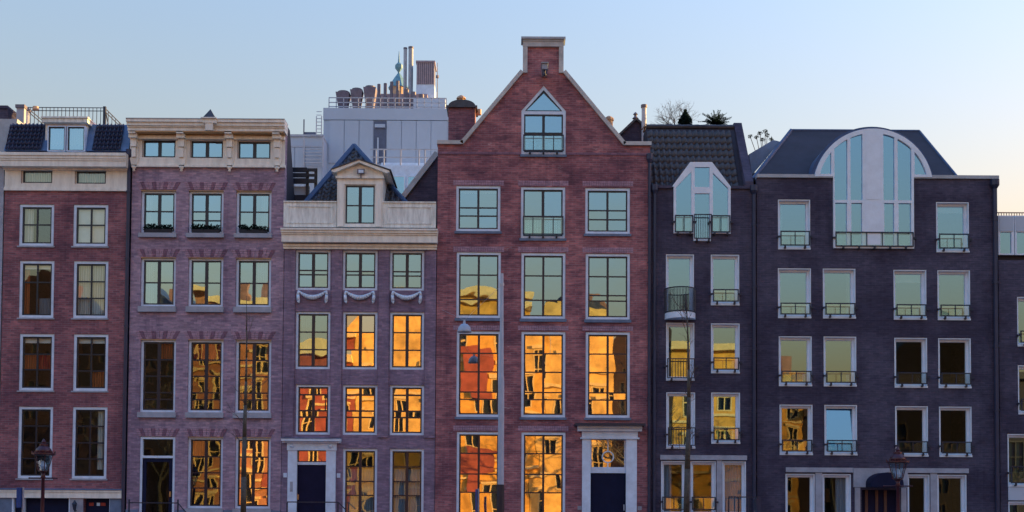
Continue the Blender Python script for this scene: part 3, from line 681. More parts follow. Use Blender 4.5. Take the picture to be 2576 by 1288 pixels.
def ok3(u, v):
    t = v / Ls; c = (ap[0] - bl[0]) / wid
    return wid * c * t + .1 < u < wid - wid * (1 - c) * t - .1
tiles(roof, A, (1, 0, 0), up, int(wid / .21), int(Ls / .27), .21, .27, tm3, ok3)
# terrace fence on the roof, left of the dormer
tf = thing('terrace_screen', (H.x(755, 450), 2.0, zt), 'dark slatted roof terrace screen left of the plum brick house gable', 'screen')
yy = 2.0; X0s, X1s = H.x(690, 450, yy), H.x(795, 450, yy)
for k, (a, b_) in enumerate(((422, 434), (436, 447), (449, 463))):
    box('board', 'sash', tf, X0s, H.x(772, 450, yy), yy, yy + .04, H.z(b_, yy), H.z(a, yy)); box('board', 'sash', tf, H.x(772, 450, yy) + .002, X1s, yy + .05, yy + .08, H.z(b_ - 3, yy), H.z(a + 1, yy))
for a in (715, 772, 793): box('post', 'sash', tf, H.x(a, 450, yy) - .05, H.x(a, 450, yy) + .05, yy + .09, yy + .18, zt + .2, H.z(422, yy))
MB().box(X0s, H.x(776, 480, yy), yy + .2, yy + .3, H.z(492, yy), H.z(466, yy)).build('rear_wall', 'panelgrey', tf)
MB().box(X0s, H.x(776, 480, yy), yy - .05, yy + .3, zt + .201, H.z(492, yy) - .002).build('base_wall', 'tile_d', tf)
# ------------------------------------------------------------------ house 4: tall crimson neck gable
H = House('house', 'tall crimson brick neck-gable house with pointed attic window', 1098, 1635, -.04)
cols = ((1148, 1260), (1311, 1422.5), (1473, 1585)); arch4 = []
z = H.z
window(H, H.rect(1147, 1259, 468, 583), hb=(.33, .53), vt=.07, fw=.08, curtain=[(.02, .98, .9, 1, 'blind')], sill=(.08, .05), sillmat='bluestone')
window(H, H.rect(1310, 1422, 470, 600), hb=(.42,), vt=.09, fw=.08, curtain=[(.02, .98, 0, .38, 'curtain')], sill=(.08, .05), sillmat='bluestone')
window(H, H.rect(1472, 1585, 471.5, 587.5), hb=(.30, .52), vt=.07, fw=.08, sill=(.08, .05), sillmat='bluestone')
for i, (a, b_) in enumerate(cols):
    window(H, H.rect(a, b_, 635 + i, 801 + i), hb=((.27, .67), (.27, .67), (.27, .36, .67))[i], vt=.07, fw=.08, sill=(.1, .05), sillmat='bluestone', jit=.18)
    window(H, H.rect(a, b_, 834, 1050), hb=(.19, .28, .53, .76), vt=.07, fw=.08, mat='glass_old', sill=(.08, .05), sillmat='bluestone')
    arch4 += [(a, b_, 455, 468), (a, b_, 622, 635), (a, b_, 819, 832), (a, b_, 1072, 1085)]
    if i < 2: window(H, H.rect(a, b_, 1087, 1300), hb=(.27, .50, .76), vt=.07, fw=.08, mat='glass_old')
rw = [H.zx(1311, 389), H.zx(1423, 389), H.zx(1423, 279), H.zx(1367, 215), H.zx(1311, 279)]
rw[1] = (rw[1][0], rw[0][1]); rw[4] = (rw[0][0], rw[2][1]); rw[2] = (rw[1][0], rw[2][1]); rw[3] = ((rw[0][0] + rw[1][0]) / 2, rw[3][1])
H.holes.append(rw)
rd = (H.x(1484, 1200), H.x(1575, 1200), .8, H.z(1097)); H.holes.append([(rd[0], rd[2]), (rd[1], rd[2]), (rd[1], rd[3]), (rd[0], rd[3])])
Zs, Zt = H.z(362), H.z(106)
xc = (H.X0 + H.X1) / 2; zn = H.z(180)
n0, n1 = H.x(1317, 140), H.x(1416, 140); s0, s1 = H.x(1165, 360), H.x(1568, 360)
out = [(H.X0, 0), (H.X1, 0), (H.X1, Zs), (s1, Zs), (n1, zn), (n1, Zt), (n0, Zt), (n0, zn), (s0, Zs), (H.X0, Zs)]
wl = facade(H, out, 'b4')
shell(H, H.z(395), [H.z(430), H.z(612), H.z(818), H.z(1068), .6], 10)
# roof behind the gable
MB().prism([(H.X0 + .3, H.z(394)), (H.X1 - .3, H.z(394)), (xc, H.z(175))], .32, 9.8).build('roof', 'tile', H.o)
cw = .13
cp = MB()
def strip(a, b_, w=.12):
    a, b_ = Vector((a[0], 0, a[1])), Vector((b_[0], 0, b_[1])); d = (b_ - a).normalized(); nn = Vector((-d.z, 0, d.x)) * w
    return [(a.x, a.z), (b_.x, b_.z), (b_.x + nn.x, b_.z + nn.z), (a.x + nn.x, a.z + nn.z)]
for a, b_ in (((s1, Zs), (H.X1 + .03, Zs)), ((n1, zn), (s1, Zs)), ((s0, Zs), (n0, zn)), ((H.X0 - .03, Zs), (s0, Zs))):
    q = strip(a, b_) if a[0] < b_[0] else strip(b_, a)
    q = [(p[0], p[1] - .04) for p in q]
    cp.prism(q, H.y - .09, H.y + .38)
for x, sgn in ((n0, 1), (n1, -1)): cp.box(x - .02 * sgn, x + .13 * sgn, H.y - .075, H.y + .36, zn - .06, Zt - .03)
cp.box(n0 - .021, n1 + .021, H.y - .08, H.y + .365, Zt - .17, Zt - .001)
cp.build('gable_coping', 'copingstone', H.o)
MB().box(n0 - .03, n1 + .03, H.y - .10, H.y + .4, Zt, Zt + .06).box(n0 - .08, n1 + .08, H.y - .15, H.y + .45, Zt + .061, Zt + .13).build('gable_cap', 'zinc', H.o)
for a, b_ in ((H.X0, H.x(1310, 385)), (H.x(1424, 385), H.X1)): box('string_course', 'v_dark', H.o, a, b_, H.y - .02, H.y - .002, H.z(390), H.z(384))
for a, b_, c, d in arch4:
    if (a, c) == (1473, 1072): continue
    mb = MB(); x0_, x1_ = H.x(a, c) - .1, H.x(b_, c) + .1; k = int((x1_ - x0_) / .072)
    for i in range(k):
        xx = x0_ + (x1_ - x0_) * i / k; dd = .004 + .008 * random.random()
        mb.box(xx + .004, xx + (x1_ - x0_) / k - .004, H.y - dd, H.y + .02, H.z(d) + .005, H.z(c))
    tag(mb.build('soldier_course', 'v_pale', wl), kind='stuff')
# pointed window
e = .09; zsh = rw[2][1]; zap = rw[3][1]; zbt = rw[0][1]
xi0, xi1 = rw[0][0] + e, rw[1][0] - e
inner = [(xi0, zbt + e), (xi1, zbt + e), (xi1, zsh - .03), (xc_ := (rw[0][0] + rw[1][0]) / 2, zap - .14), (xi0, zsh - .03)]
pw = MB().prism(rw, H.y + .02, H.y + .16, [inner]).build('window', 'white', H.o, (xc_, H.y, zbt))
zb0, zb1 = H.z(287), H.z(279)
MB().box(xi0 + .001, xi1 - .001, H.y + .03, H.y + .12, zb0, zb1).build('transom_bar', 'white', pw)
MB().ring(xi0 + .001, xi1 - .001, zbt + e + .001, zb0 - .001, .045, H.y + .05, H.y + .1).box(xc_ - .045, xc_ + .045, H.y + .052, H.y + .098, zbt + e, zb0).box(xi0, xi1, H.y + .054, H.y + .096, H.z(336), H.z(332)).build('sash', 'sash', pw)
for u0, u1 in ((xi0 + .045, xc_ - .045), (xc_ + .045, xi1 - .045)):
    pane(pw, u0, u1, zbt + e + .045, H.z(336), H.y + .075); pane(pw, u0, u1, H.z(332), zb0 - .045, H.y + .075)
polypane(pw, [(xi0 + .06, zb1 + .03), (xi1 - .06, zb1 + .03), (xc_, zap - .22)], H.y + .08)
MB().prism([(xi0, zb1 + .001), (xi1, zb1 + .001), (xi1, zsh - .031), (xc_, zap - .145), (xi0, zsh - .031)], H.y + .05, H.y + .1, [[(xi0 + .07, zb1 + .035), (xi1 - .07, zb1 + .035), (xc_, zap - .23)]]).build('triangle_sash', 'sash', pw)
MB().box(rw[0][0] - .03, rw[1][0] + .03, H.y - .06, H.y + .1, zbt - .08, zbt - .001).build('sill', 'bluestone', pw)
for a, b_, c, d in ((1316, 1418, 341, 382), (1315, 1417, 545, 592)):
    rails(H, H.x(a, d), H.x(b_, d), H.z(d), H.z(c), 3, hooks=False, feet=3)
# hoisting beam
hb_ = thing('hoist_beam', (H.x(1369, 186), H.y - .02, H.z(190)), 'grey hoisting beam jutting from the neck of the tall gable', 'hoist beam')
x, zz = H.x(1369, 187), H.z(187)
MB().box(x - .09, x + .09, H.y - .75, H.y - .002, zz - .09, zz + .09).build('beam', 'stone', hb_)
MB().box(x - .12, x + .12, H.y - .8, H.y - .1, zz + .091, zz + .12).build('cover', 'zinc', hb_)
MB().tube((x, H.y - .62, zz - .2), (x, H.y - .62, zz - .09), .025).lathe((x, H.y - .62, zz - .28), [(.02, 0), (.05, .03), (.05, .06), (.02, .09)], 8).build('hook', 'iron', hb_)
# planting seen inside the balcony rail
# door surround
ztp = H.z(1100)
for a, b_ in ((1464, 1485), (1574, 1601)): box('door_pilaster', 'white', H.o, H.x(a, 1200), H.x(b_, 1200), H.y - .14, H.y - .003, .4, ztp)
MB().box(H.x(1463, 1200), H.x(1603, 1200), H.y - .17, H.y - .003, ztp + .001, H.z(1083)).build('door_frieze', 'white', H.o)
MB().box(H.x(1459, 1200), H.x(1607, 1200), H.y - .2, H.y - .004, H.z(1104), H.z(1100) - .001).build('capital_band', 'white', H.o)
moulding(H, H.x(1455, 1080), H.x(1610, 1080), H.z(1083), H.z(1070), .34, 'white', ((0, .5, .8), (.5, 1, 1)), 'door_cornice')
moulding(H, H.x(1449, 1066), H.x(1615, 1066), H.z(1069.5), H.z(1063), .5, 'iron', name='door_canopy')
zt1, zt2 = H.z(1178), H.z(1189)
box('transom_bar', 'white', H.o, rd[0] + .005, rd[1] - .005, H.y + .01, H.y + .12, zt2, zt1)
tw = MB().ring(rd[0] + .004, rd[1] - .004, zt1 + .002, rd[3] - .004, .05, H.y + .04, H.y + .12).build('fanlight', 'white', H.o)
pane(tw, rd[0] + .05, rd[1] - .05, zt1 + .05, rd[3] - .05, H.y + .1, 'glass_old')
xm, zm = (rd[0] + rd[1]) / 2, (zt1 + rd[3]) / 2 - .14
mb = MB(); k = 20
for i in range(k):
    a0, a1 = 6.2832 * i / k, 6.2832 * (i + 1) / k
    mb.tube((xm + .18 * math.cos(a0), H.y + .07, zm + .18 * math.sin(a0)), (xm + .18 * math.cos(a1), H.y + .07, zm + .18 * math.sin(a1)), .022, .022, 6)
mb.box(xm - .018, xm + .018, H.y + .055, H.y + .085, zt1 + .05, zm - .18).box(xm - .018, xm + .018, H.y + .055, H.y + .085, zm + .18, rd[3] - .05).build('fanlight_tracery', 'white_pure', tw)
dr = MB().box(rd[0] + .004, rd[1] - .004, H.y + .05, H.y + .11, .8, zt2 - .002).build('door', 'navy', H.o)
for k in range(5): MB().box(rd[0] + .1 + .2 * k, rd[0] + .28 + .2 * k, H.y + .044, H.y + .049, .95, zt2 - .12).build('door_board', 'navy', dr)
MB().box(rd[1] - .08, rd[1] - .05, H.y - .02, H.y + .049, H.z(1283), H.z(1268)).build('door_handle', 'steel', dr)
MB().box(H.x(1465, 1270), H.x(1600, 1270), -1.1, H.y - .145, 0, .8).build('door_step', 'bluestone', H.o)
for a in (1458, 1609): box('name_plate', 'stone', H.o, H.x(a - 5, 1275), H.x(a + 5, 1275), H.y - .02, H.y - .002, H.z(1282), H.z(1272))
# side wall with sloping lead coping, behind the plum brick house
g0, g1 = P(1098, 388, 1.0), P(1018, 500, 1.0)
MB().prism([(g1[0] - .4, H.z(575)), (H.X0 - .02, H.z(575)), (H.X0 - .02, g0[1]), (g1[0], g1[1] - .1), (g1[0] - .4, g1[1] - .55)], 1.0, 1.3).build('side_wall', 'b5', H.o)
MB().prism(strip((g1[0] - .4, g1[1] - .55), (H.X0 - .02, g0[1] - .02), .17), .9, 1.45).build('side_coping', 'zinc', H.o)
pipe(H, 1633, 410, 1500, .05, -.06); 

# ------------------------------------------------------------------ house 5: narrow dark brick with tiled roof
H = House('house', 'narrow dark brick house with tiled roof and angular white dormer', 1637, 1899)
def w6(H, a, b_, t, bt, rail=True, frame='white_pure', rh=.25, mat='glass_flat', jit=.12, **k):
    w = window(H, H.rect(a, b_, t, bt), vb=(), hb=(), fw=.10, sw=.012, sash='white_pure', inset=.16, mat=mat, frame=frame, jit=jit, depth=.1, **k)
    x0_, x1_, z0_, z1_ = H.rect(a, b_, t, bt)
    # pale lining of the reveal
    MB().box(x0_ + .003, x0_ + .03, H.y + .01, H.y + .159, z0_ + .003, z1_ - .003).box(x1_ - .03, x1_ - .003, H.y + .01, H.y + .159, z0_ + .003, z1_ - .003).box(x0_ + .031, x1_ - .031, H.y + .01, H.y + .159, z1_ - .03, z1_ - .003).box(x0_ - .0, x1_ + .0, H.y - .03, H.y + .159, z0_ - .04, z0_ + .02).build('reveal_lining', 'white_pure', w)
    if rail: rails(H, x0_ + .06, x1_ - .04, z0_ + .07, z0_ + .07 + (z1_ - z0_) * rh, 1)
    return w
def barrail(H, a, b_, t, bt, n=11, y=-.14):
    return rails(H, H.x(a, bt), H.x(b_, bt), H.z(bt), H.z(t), n, y=y, bars=True, t=.03, glassp=False)
w6(H, 1675, 1746, 640, 800, False); w6(H, 1788, 1860, 640, 765)
w6(H, 1675.5, 1747, 812, 955, False); w6(H, 1788.5, 1861, 813, 936)
w6(H, 1676, 1749, 987, 1126, False); w6(H, 1789, 1862, 987, 1113)
barrail(H, 1677, 1746, 903, 953, 9); barrail(H, 1679, 1748, 1076, 1122, 9)
for a, b_ in ((1663, 1726), (1737, 1801), (1817, 1877)):
    w6(H, a, b_, 1160, 1296, False, mat='glass_shop', curtain=[(0, .45, 0, 1, 'net')] if a < 1700 else ([(.0, 1, 0, 1, 'net')] if a > 1800 else None))
zc5 = H.z(475)
dl, drr = H.x(1694, 560), H.x(1838, 560)
dmx0, dmx1, dmz = H.x(1744, 580), H.x(1788, 580), H.z(607)
zb5 = H.z(588)
H.holes.append([(dl, zb5), (dmx0, zb5), (dmx0, dmz), (dmx1, dmz), (dmx1, zb5), (drr, zb5), (drr, zc5 - .001), (dl, zc5 - .001)])
# the hole reaches the top edge, so the outline itself steps round it
hole = H.holes.pop()
out = [(H.X0, 0), (H.X1, 0), (H.X1, zc5), (drr, zc5), (drr, zb5), (dmx1, zb5), (dmx1, dmz), (dmx0, dmz), (dmx0, zb5), (dl, zb5), (dl, zc5), (H.X0, zc5)]
facade(H, out, 'b5'); shell(H, zc5 - .3, [H.z(622), H.z(806), H.z(970), H.z(1142)])
for a, b_ in ((1637, 1690), (1840, 1899)): box('coping', 'b6', H.o, max(H.x(a, 478), H.X0 - .0), H.x(b_, 478), -.07, .33, zc5 + .001, H.z(475) + .09)
moulding(H, H.x(1661, 1150), H.x(1878, 1150), H.z(1157), H.z(1145), .06, 'stone', name='lintel_band')
for a, b_ in ((1727, 1736), (1802.5, 1816)): box('concrete_mullion', 'stone', H.o, H.x(a, 1200), H.x(b_, 1200), -.03, -.002, .3, H.z(1158))
for a, b_ in ((1665, 1724), (1739, 1799)): rails(H, H.x(a, 1260), H.x(b_, 1260), H.z(1283), H.z(1250), 1, glassp=True, feet=0)
# dormer front
dp = [H.zx(1690, 470), H.zx(1736, 408), H.zx(1791, 408), H.zx(1839.5, 472)]
o5 = [(dl + .003, zb5 + .003), (dmx0 + .003, zb5 + .003), (dmx0 + .003, dmz + .003), (dmx1 - .003, dmz + .003), (dmx1 - .003, zb5 + .003), (drr - .003, zb5 + .003), (drr - .003, dp[3][1]), (dp[3][0], dp[3][1]), dp[2], dp[1], dp[0], (dl + .003, dp[0][1])]
gl, gr = H.x(1742, 520), H.x(1790, 520)           # door posts
t = .085
hl = [(dl + t, zb5 + .08), (gl - .04, zb5 + .08), (gl - .04, H.z(432)), (dl + t, dp[0][1] - .02)]
hr = [(gr + .04, zb5 + .08), (drr - t, zb5 + .08), (drr - t, dp[3][1] - .02), (gr + .04, H.z(435))]
hu = [(gl + .07, H.z(471)), (gr - .07, H.z(471)), (gr - .07, H.z(421)), (gl + .07, H.z(421))]
hd = [(gl + .07, dmz + .1), (gr - .07, dmz + .1), (gr - .07, H.z(487)), (gl + .07, H.z(487))]
dw = MB().prism(o5, -.03, .1, [hl, hr, hu, hd]).build('dormer_window', 'white_pure', H.o)
for q in (hl, hr, hu, hd): polypane(dw, q, .03, 'glass_flat')
# dormer cheeks and roof running back into the slope
sec = [(dl, zc5 - .3), (dl, dp[0][1]), dp[0], dp[1], dp[2], dp[3], (drr, dp[3][1]), (drr, zc5 - .3)]
k = len(sec); mb = MB()
for i in range(k - 1):
    a, b_ = sec[i], sec[i + 1]; mb.quad((a[0], .1, a[1]), (b_[0], .1, b_[1]), (b_[0], 2.2, b_[1]), (a[0], 2.2, a[1]))
mb.build('dormer_roof', 'lead', H.o)
rails(H, H.x(1697, 570), H.x(1743, 570), H.z(586), H.z(543), 1); rails(H, H.x(1789, 570), H.x(1836, 570), H.z(586), H.z(543), 1)
rails(H, H.x(1744, 570), H.x(1788, 570), H.z(604), H.z(542), 7, bars=True, y=-.2, t=.03, glassp=False, hooks=False)
# curved balcony
xb0, xb1 = H.x(1672, 790), H.x(1749, 790); xm = (xb0 + xb1) / 2; rx = (xb1 - xb0) / 2
arc = [(xm - rx * math.cos(math.pi * i / 16), -.001 - .55 * math.sin(math.pi * i / 16)) for i in range(17)]
z0_, z1_ = H.z(805), H.z(790)
mb = MB(); mb.add([(x, y, z0_) for x, y in arc] + [(x, y, z1_) for x, y in arc], [tuple(range(17)), tuple(range(33, 16, -1))] + [(i, i + 17, i + 18, i + 1) for i in range(16)])
bal = mb.build('balcony_slab', 'white', H.o)
mb = MB(); zt_ = H.z(729)
for i in range(16):
    (x, y), (x2, y2) = arc[i], arc[i + 1]
    for zz in (z1_ + .03, zt_): mb.tube((x, y, zz), (x2, y2, zz), .018, .018, 6)
    for q in range(2): f = q / 2; mb.tube((x + (x2 - x) * f, y + (y2 - y) * f, z1_), (x + (x2 - x) * f, y + (y2 - y) * f, zt_), .011, .011, 5)
mb.build('balcony_railing', 'iron', bal)
# tiled roof
ry0, ry1 = .2, 2.0
zA, zB = zc5 + .02, H.z(322, ry1)
xA0, xA1 = H.x(1640, 470, ry0), H.x(1872, 470, ry0); xB0, xB1 = H.x(1627, 325, ry1), H.x(1845, 325, ry1)
xA0 = min(xA0, xB0); 
rf = MB().add([(xA0, ry0, zA), (xA1, ry0, zA), (xA1, ry1, zB), (xA0, ry1, zB), (xA0, 9, zA), (xA1, 9, zA), (xA1, 9, zB), (xA0, 9, zB)], [(0, 1, 2, 3), (3, 2, 6, 7), (0, 3, 7, 4), (1, 5, 6, 2), (4, 7, 6, 5)]).build('roof', 'tile_d', H.o)
up = Vector((0, ry1 - ry0, zB - zA)); Ls = up.length; tw_, th_ = .19, .33
tm5 = tile_mesh(tw_, th_, 'tile'); dcx0, dcx1 = dl - .1, drr + .1
def ok5(u, v):
    x = xA0 + u; zz = zA + v / Ls * (zB - zA)
    if dp[0][0] < x < dp[3][0]:
        zl = min(dp[1][1], dp[0][1] + (x - dp[0][0]) / (dp[1][0] - dp[0][0]) * (dp[1][1] - dp[0][1]), dp[3][1] + (dp[3][0] - x) / (dp[3][0] - dp[2][0]) * (dp[2][1] - dp[3][1]))
        return zz > zl - .1
    return True
tiles(rf, (xA0, ry0, zA), (1, 0, 0), up, int((xA1 - xA0) / tw_), int(Ls / th_ + .3), tw_, th_, tm5, ok5)
for k in range(int((xA1 - xA0) / .3)):
    MB().tube((xA0 + .3 * k, ry1 - .02, zB + .03), (xA0 + .3 * k + .295, ry1 - .02, zB + .035), .075, .085, 8).build('ridge_tile', 'tile', rf)
# right parapet wall climbing with the roof
MB().add([(x, y, z_) for x in (xA1 + .002, H.x(1893, 470, .2)) for y, z_ in ((.05, zA - .2), (.05, zA + .25), (ry1 + .1, zB + .22), (9, zB + .22), (9, zA - .2))],
     [(0, 1, 2, 3, 4), (9, 8, 7, 6, 5), (0, 5, 6, 1), (1, 6, 7, 2), (2, 7, 8, 3), (3, 8, 9, 4)]).build('gable_parapet', 'b6', H.o)
pipe(H, 1646, 490, 1500, .05, -.07); pipe(H, 1896, 490, 1500, .06, -.07)
ZR5 = zB; H5 = H
# rooftop garden on the flat part behind the ridge
def shrub_thing(name, px, py0, y, label, cat, group=None):
    x = P(px, 320, y)[0]; return thing(name, (x, y, ZR5), label, cat, group), x
t_, x = shrub_thing('cypress_tree', 1724, 320, 2.6, 'dark pointed cypress in the roof garden above the tiled roof', 'tree')
zt_ = P(1724, 275, 2.6)[1]; hgt = zt_ - ZR5
MB().tube((x, 2.6, ZR5), (x, 2.6, ZR5 + hgt * .5), .05, .03).build('trunk', 'bark', t_)
leaves(MB(), (x, 2.6, ZR5 + hgt * .5), (.24, .24, hgt * .52), 1500, .08, lambda p: Vector((p.x * (1.05 - .95 * max(0, p.z)) , p.y * (1.05 - .95 * max(0, p.z)), p.z))).build('crown', 'leaf', t_)
t_, x = shrub_thing('palm_shrub', 1800, 320, 2.7, 'spiky evergreen shrub on the right of the roof garden', 'shrub')
zt_ = P(1800, 283, 2.7)[1]; hgt = zt_ - ZR5
mb = MB(); mb.tube((x, 2.7, ZR5), (x, 2.7, ZR5 + hgt * .45), .05, .04).build('trunk', 'bark', t_); mb = MB()
for k in range(110):
    a = random.uniform(0, 6.28); e_ = random.uniform(-.1, 1.4); ln = random.uniform(.3, .62)
    d = Vector((math.cos(a) * math.cos(e_), math.sin(a) * math.cos(e_), math.sin(e_))); b0 = Vector((x, 2.7, ZR5 + hgt * random.uniform(.25, .5)))
    for q in range(9):
        c = b0 + d * ln * q / 8 - Vector((0, 0, .12 * (q / 8) ** 2)); sd_ = d.orthogonal().normalized() * .06
        for s_ in (-1, 1): mb.add([c, c + sd_ * s_ + d * .05, c + d * .04], [(0, 1, 2)])
        mb.add([c, c + Vector((0, .01, .02)), c + d * ln / 8 + Vector((0, 0, .012)), c + d * ln / 8], [(0, 1, 2, 3)])
mb.build('crown', 'leaf', t_)
t_, x = shrub_thing('bare_shrub', 1700, 320, 2.8, 'leafless twiggy shrub rising left of the cypress in the roof garden', 'shrub')
mb = MB()
for k in range(10): branch(mb, Vector((x + random.uniform(-.3, .5), 2.8, ZR5)), Vector((random.gauss(0, .35), random.gauss(0, .2), 1)).normalized(), .5, .016, 4, .5)
mb.build('branches', 'twig', t_)
t_, x = shrub_thing('autumn_shrub', 1648, 320, 2.4, 'low rusty-leaved shrub behind the metal flue', 'shrub')
mb = MB()
for k in range(5): leaves(mb, (x + (k - 2) * .16, 2.4, ZR5 + .08), (.16, .16, .16), 110, .06)
mb.build('foliage', 'leafb', t_)
t_, x = shrub_thing('roof_hedge', 1755, 320, 2.3, 'low ragged green hedge along the ridge between cypress and spiky shrub', 'shrub')
mb = MB()
for k in range(9): leaves(mb, (x + (k - 4) * .17, 2.3, ZR5 + .04), (.14, .14, random.uniform(.08, .16)), 60, .05)
mb.build('foliage', 'leaf2', t_)
# metal flue and small dark gable left of the ridge
fl = thing('metal_flue', (P(1620, 320, 3)[0], 3.0, ZR5), 'shiny metal flue with dark cap beside the small dark gable', 'flue'); x = P(1620, 300, 3)[0]
MB().tube((x, 3, ZR5 - 1.2), (x, 3, P(1620, 271, 3)[1]), .085, .085, 12).build('pipe', 'steel', fl)
MB().tube((x, 3, P(1620, 271, 3)[1] + .001), (x, 3, P(1620, 264, 3)[1]), .11, .11, 12).build('cap', 'machine', fl)
gb = thing('roof_gable', (P(1600, 340, 3.2)[0], 3.2, ZR5 - 1.2), 'small dark brick gable peak behind the right shoulder of the tall gable', 'gable')
q = [P(1556, 345, 3.2), P(1600, 303, 3.2), P(1626, 325, 3.2)]; zl = q[0][1] - .8
MB().prism([(q[0][0], zl), (q[2][0], zl), (q[2][0], q[2][1]), q[1], q[0]], 3.2, 6).build('brickwork', 'b6', gb)
MB().prism(strip(q[0], q[1], .07), 3.1, 6.1).prism(strip(q[1], q[2], .07), 3.1, 6.1).build('verge', 'tile', gb)
MB().lathe((q[1][0], 3.4, q[1][1]), [(.07, 0), (.07, .12), (.12, .13), (.05, .2), (.05, .27), (.09, .28), (.02, .36)], 8).build('vent', 'machine', gb)

# ------------------------------------------------------------------ house 6: wide dark brick with arched roof window
H = House('house', 'wide dark brick house with large arched roof window', 1904, 2511)
c6 = ((1957, 2040.5), (2070, 2152.6), (2248, 2331), (2358.5, 2441))
w6(H, 1957, 2038.6, 503, 626, rh=.30, curtain=[(0, .12, 0, 1, 'curtain')]); w6(H, 2355, 2438, 507, 631, rh=.30, curtain=[(0, 1, .86, 1, 'blind')])
for i, (a, b_) in enumerate(c6):
    s_ = (0, 0, 2, 2.5)[i]
    w6(H, a, b_, 676 + s_, 799 + s_, rh=.24, curtain=(None, [(.85, 1, 0, 1, 'curtain')], [(0, 1, .8, 1, 'blind')], None)[i]); w6(H, a + 2, b_ + 2, 847 + s_, 970 + s_, rh=.24, mat='glass_flat' if i < 2 else 'glass_shop')
    ww = w6(H, a + 4, b_ + 4, 1019 + s_, 1143 + s_, rh=.24, mat='glass_flat' if i == 1 else ('glass_clear' if i == 0 else 'glass_shop'))
    if i == 1: [c_ for c_ in ww.children if c_.name.startswith('pane')][0].rotation_euler = (R(-7.5), 0, R(1))      # this casement stands open
for a, b_ in ((1976, 2050), (2069, 2141), (2283, 2339), (2358, 2432)): w6(H, a, b_, 1193, 1300, False, mat='glass_shop' if a < 2350 else 'glass_clear', curtain=[(.55, 1, 0, 1, 'net')] if a == 2069 else None)
zl6, zr6 = H.z(447), H.z(451)
ztop = (zl6 + zr6) / 2
ax0, ax1, azb = H.x(2095, 560), H.x(2298, 560), H.z(626)
r0, r1 = H.x(2168, 1240), H.x(2262, 1240); H.holes.append([(r0, .1), (r1, .1), (r1, H.z(1232)), (r0, H.z(1232))])
facade(H, [(H.X0, 0), (H.X1, 0), (H.X1, ztop), (ax1, ztop), (ax1, azb), (ax0, azb), (ax0, ztop), (H.X0, ztop)], 'b6')
shell(H, ztop - .3, [H.z(650), H.z(823), H.z(994), H.z(1165)], 10)
MB().box(H.X0, ax0 - .003, -.06, .34, ztop + .001, ztop + .11).build('coping', 'zinc', H.o); MB().box(ax1 + .003, H.X1 + .05, -.06, .34, ztop + .001, ztop + .11).build('coping', 'zinc', H.o)
for a, b_ in ((1977, 2145), (2282, 2435)): moulding(H, H.x(a, 1180), H.x(b_, 1180), H.z(1189), H.z(1177), .06, 'stone', name='lintel_band')
for a, b_ in ((2051, 2068), (2340, 2357)): box('concrete_mullion', 'stone', H.o, H.x(a, 1230), H.x(b_, 1230), -.03, -.002, .3, H.z(1190))
# portal with arched awning
MB().prism([(H.x(2146, 1200), H.z(1226)), (H.x(2282, 1200), H.z(1226)), (H.x(2282, 1200), H.z(1178)), (H.x(2146, 1200), H.z(1178))], -.08, -.002).build('portal_lintel', 'stone', H.o)
for a in (2150, 2266): box('portal_pier', 'stone', H.o, H.x(a, 1260), H.x(a + 13, 1260), -.06, -.002, 0, H.z(1227))
aw0, aw1 = H.x(2176, 1215), H.x(2255, 1215); xm = (aw0 + aw1) / 2; rx = (aw1 - aw0) / 2; za_ = H.z(1226); zb_ = H.z(1190)
arc = [(xm - rx * math.cos(math.pi * i / 14), za_ + .12 + (zb_ - za_ - .12) * math.sin(math.pi * i / 14)) for i in range(15)]
MB().prism([(aw0, za_)] + arc + [(aw1, za_)], -.75, -.085).build('awning', 'navy', H.o)
dr = MB().box(r0 + .003, r1 - .003, .2, .26, .1, H.z(1232) - .003).build('entrance_door', 'plum', H.o)
mb = MB()
for a in (2180, 2206, 2228): mb.box(H.x(a, 1260), H.x(a + 7, 1260), .17, .199, .1, H.z(1233))
mb.build('door_stile', paint('brown_wood', (.10, .045, .035), .5, .3), dr)
# dark slope, hips and arched dormer
yb, yt = .25, 3.6
pl_, pr_ = H.zx(1893, 447, yb), H.zx(2416, 449, yb); tl, tr_ = H.zx(1990, 327, yt), H.zx(2313, 331, yt)
zt6 = (tl[1] + tr_[1]) / 2; zb6 = ztop + .02
mb = MB(); mb.add([(pl_[0], yb, zb6), (pr_[0], yb, zb6), (tr_[0], yt, zt6), (tl[0], yt, zt6), (pl_[0], 10, zb6), (pr_[0], 10, zb6), (tr_[0], 8, zt6), (tl[0], 8, zt6)],
      [(0, 1, 2, 3), (3, 2, 6, 7), (0, 3, 7, 4), (1, 5, 6, 2), (4, 7, 6, 5)])
mb.build('roof', 'tile_d', H.o)
MB().tube((pl_[0], yb, zb6), (tl[0], yt, zt6), .07, .07, 6).tube((tl[0], yt, zt6), (tr_[0], yt, zt6), .05, .05, 6).tube((pr_[0], yb, zb6), (tr_[0], yt, zt6), .04, .04, 6).build('roof_edging', 'verge', H.o)
cxp, czp, Rp = 2196.0, 473.0, 149.7
Cx, Cz = H.zx(cxp, czp); Ro = H.x(cxp + Rp, 450) - Cx; Ri = Ro - .15; zft = H.z(446)
def arcpts(r, x0_, x1_, n=18):
    a0, a1 = math.acos(max(-1, min(1, (x0_ - Cx) / r))), math.acos(max(-1, min(1, (x1_ - Cx) / r)))
    return [(Cx + r * math.cos(a0 + (a1 - a0) * i / n), Cz + r * math.sin(a0 + (a1 - a0) * i / n)) for i in range(n + 1)]
fo = math.sqrt(Ro ** 2 - (zft - Cz) ** 2); fi = math.sqrt(Ri ** 2 - (zft + .08 - Cz) ** 2)
bars = [H.x(v, 480) for v in (2094, 2134.5, 2172.5, 2217, 2253, 2295.5)]
bt = .05; holes = []
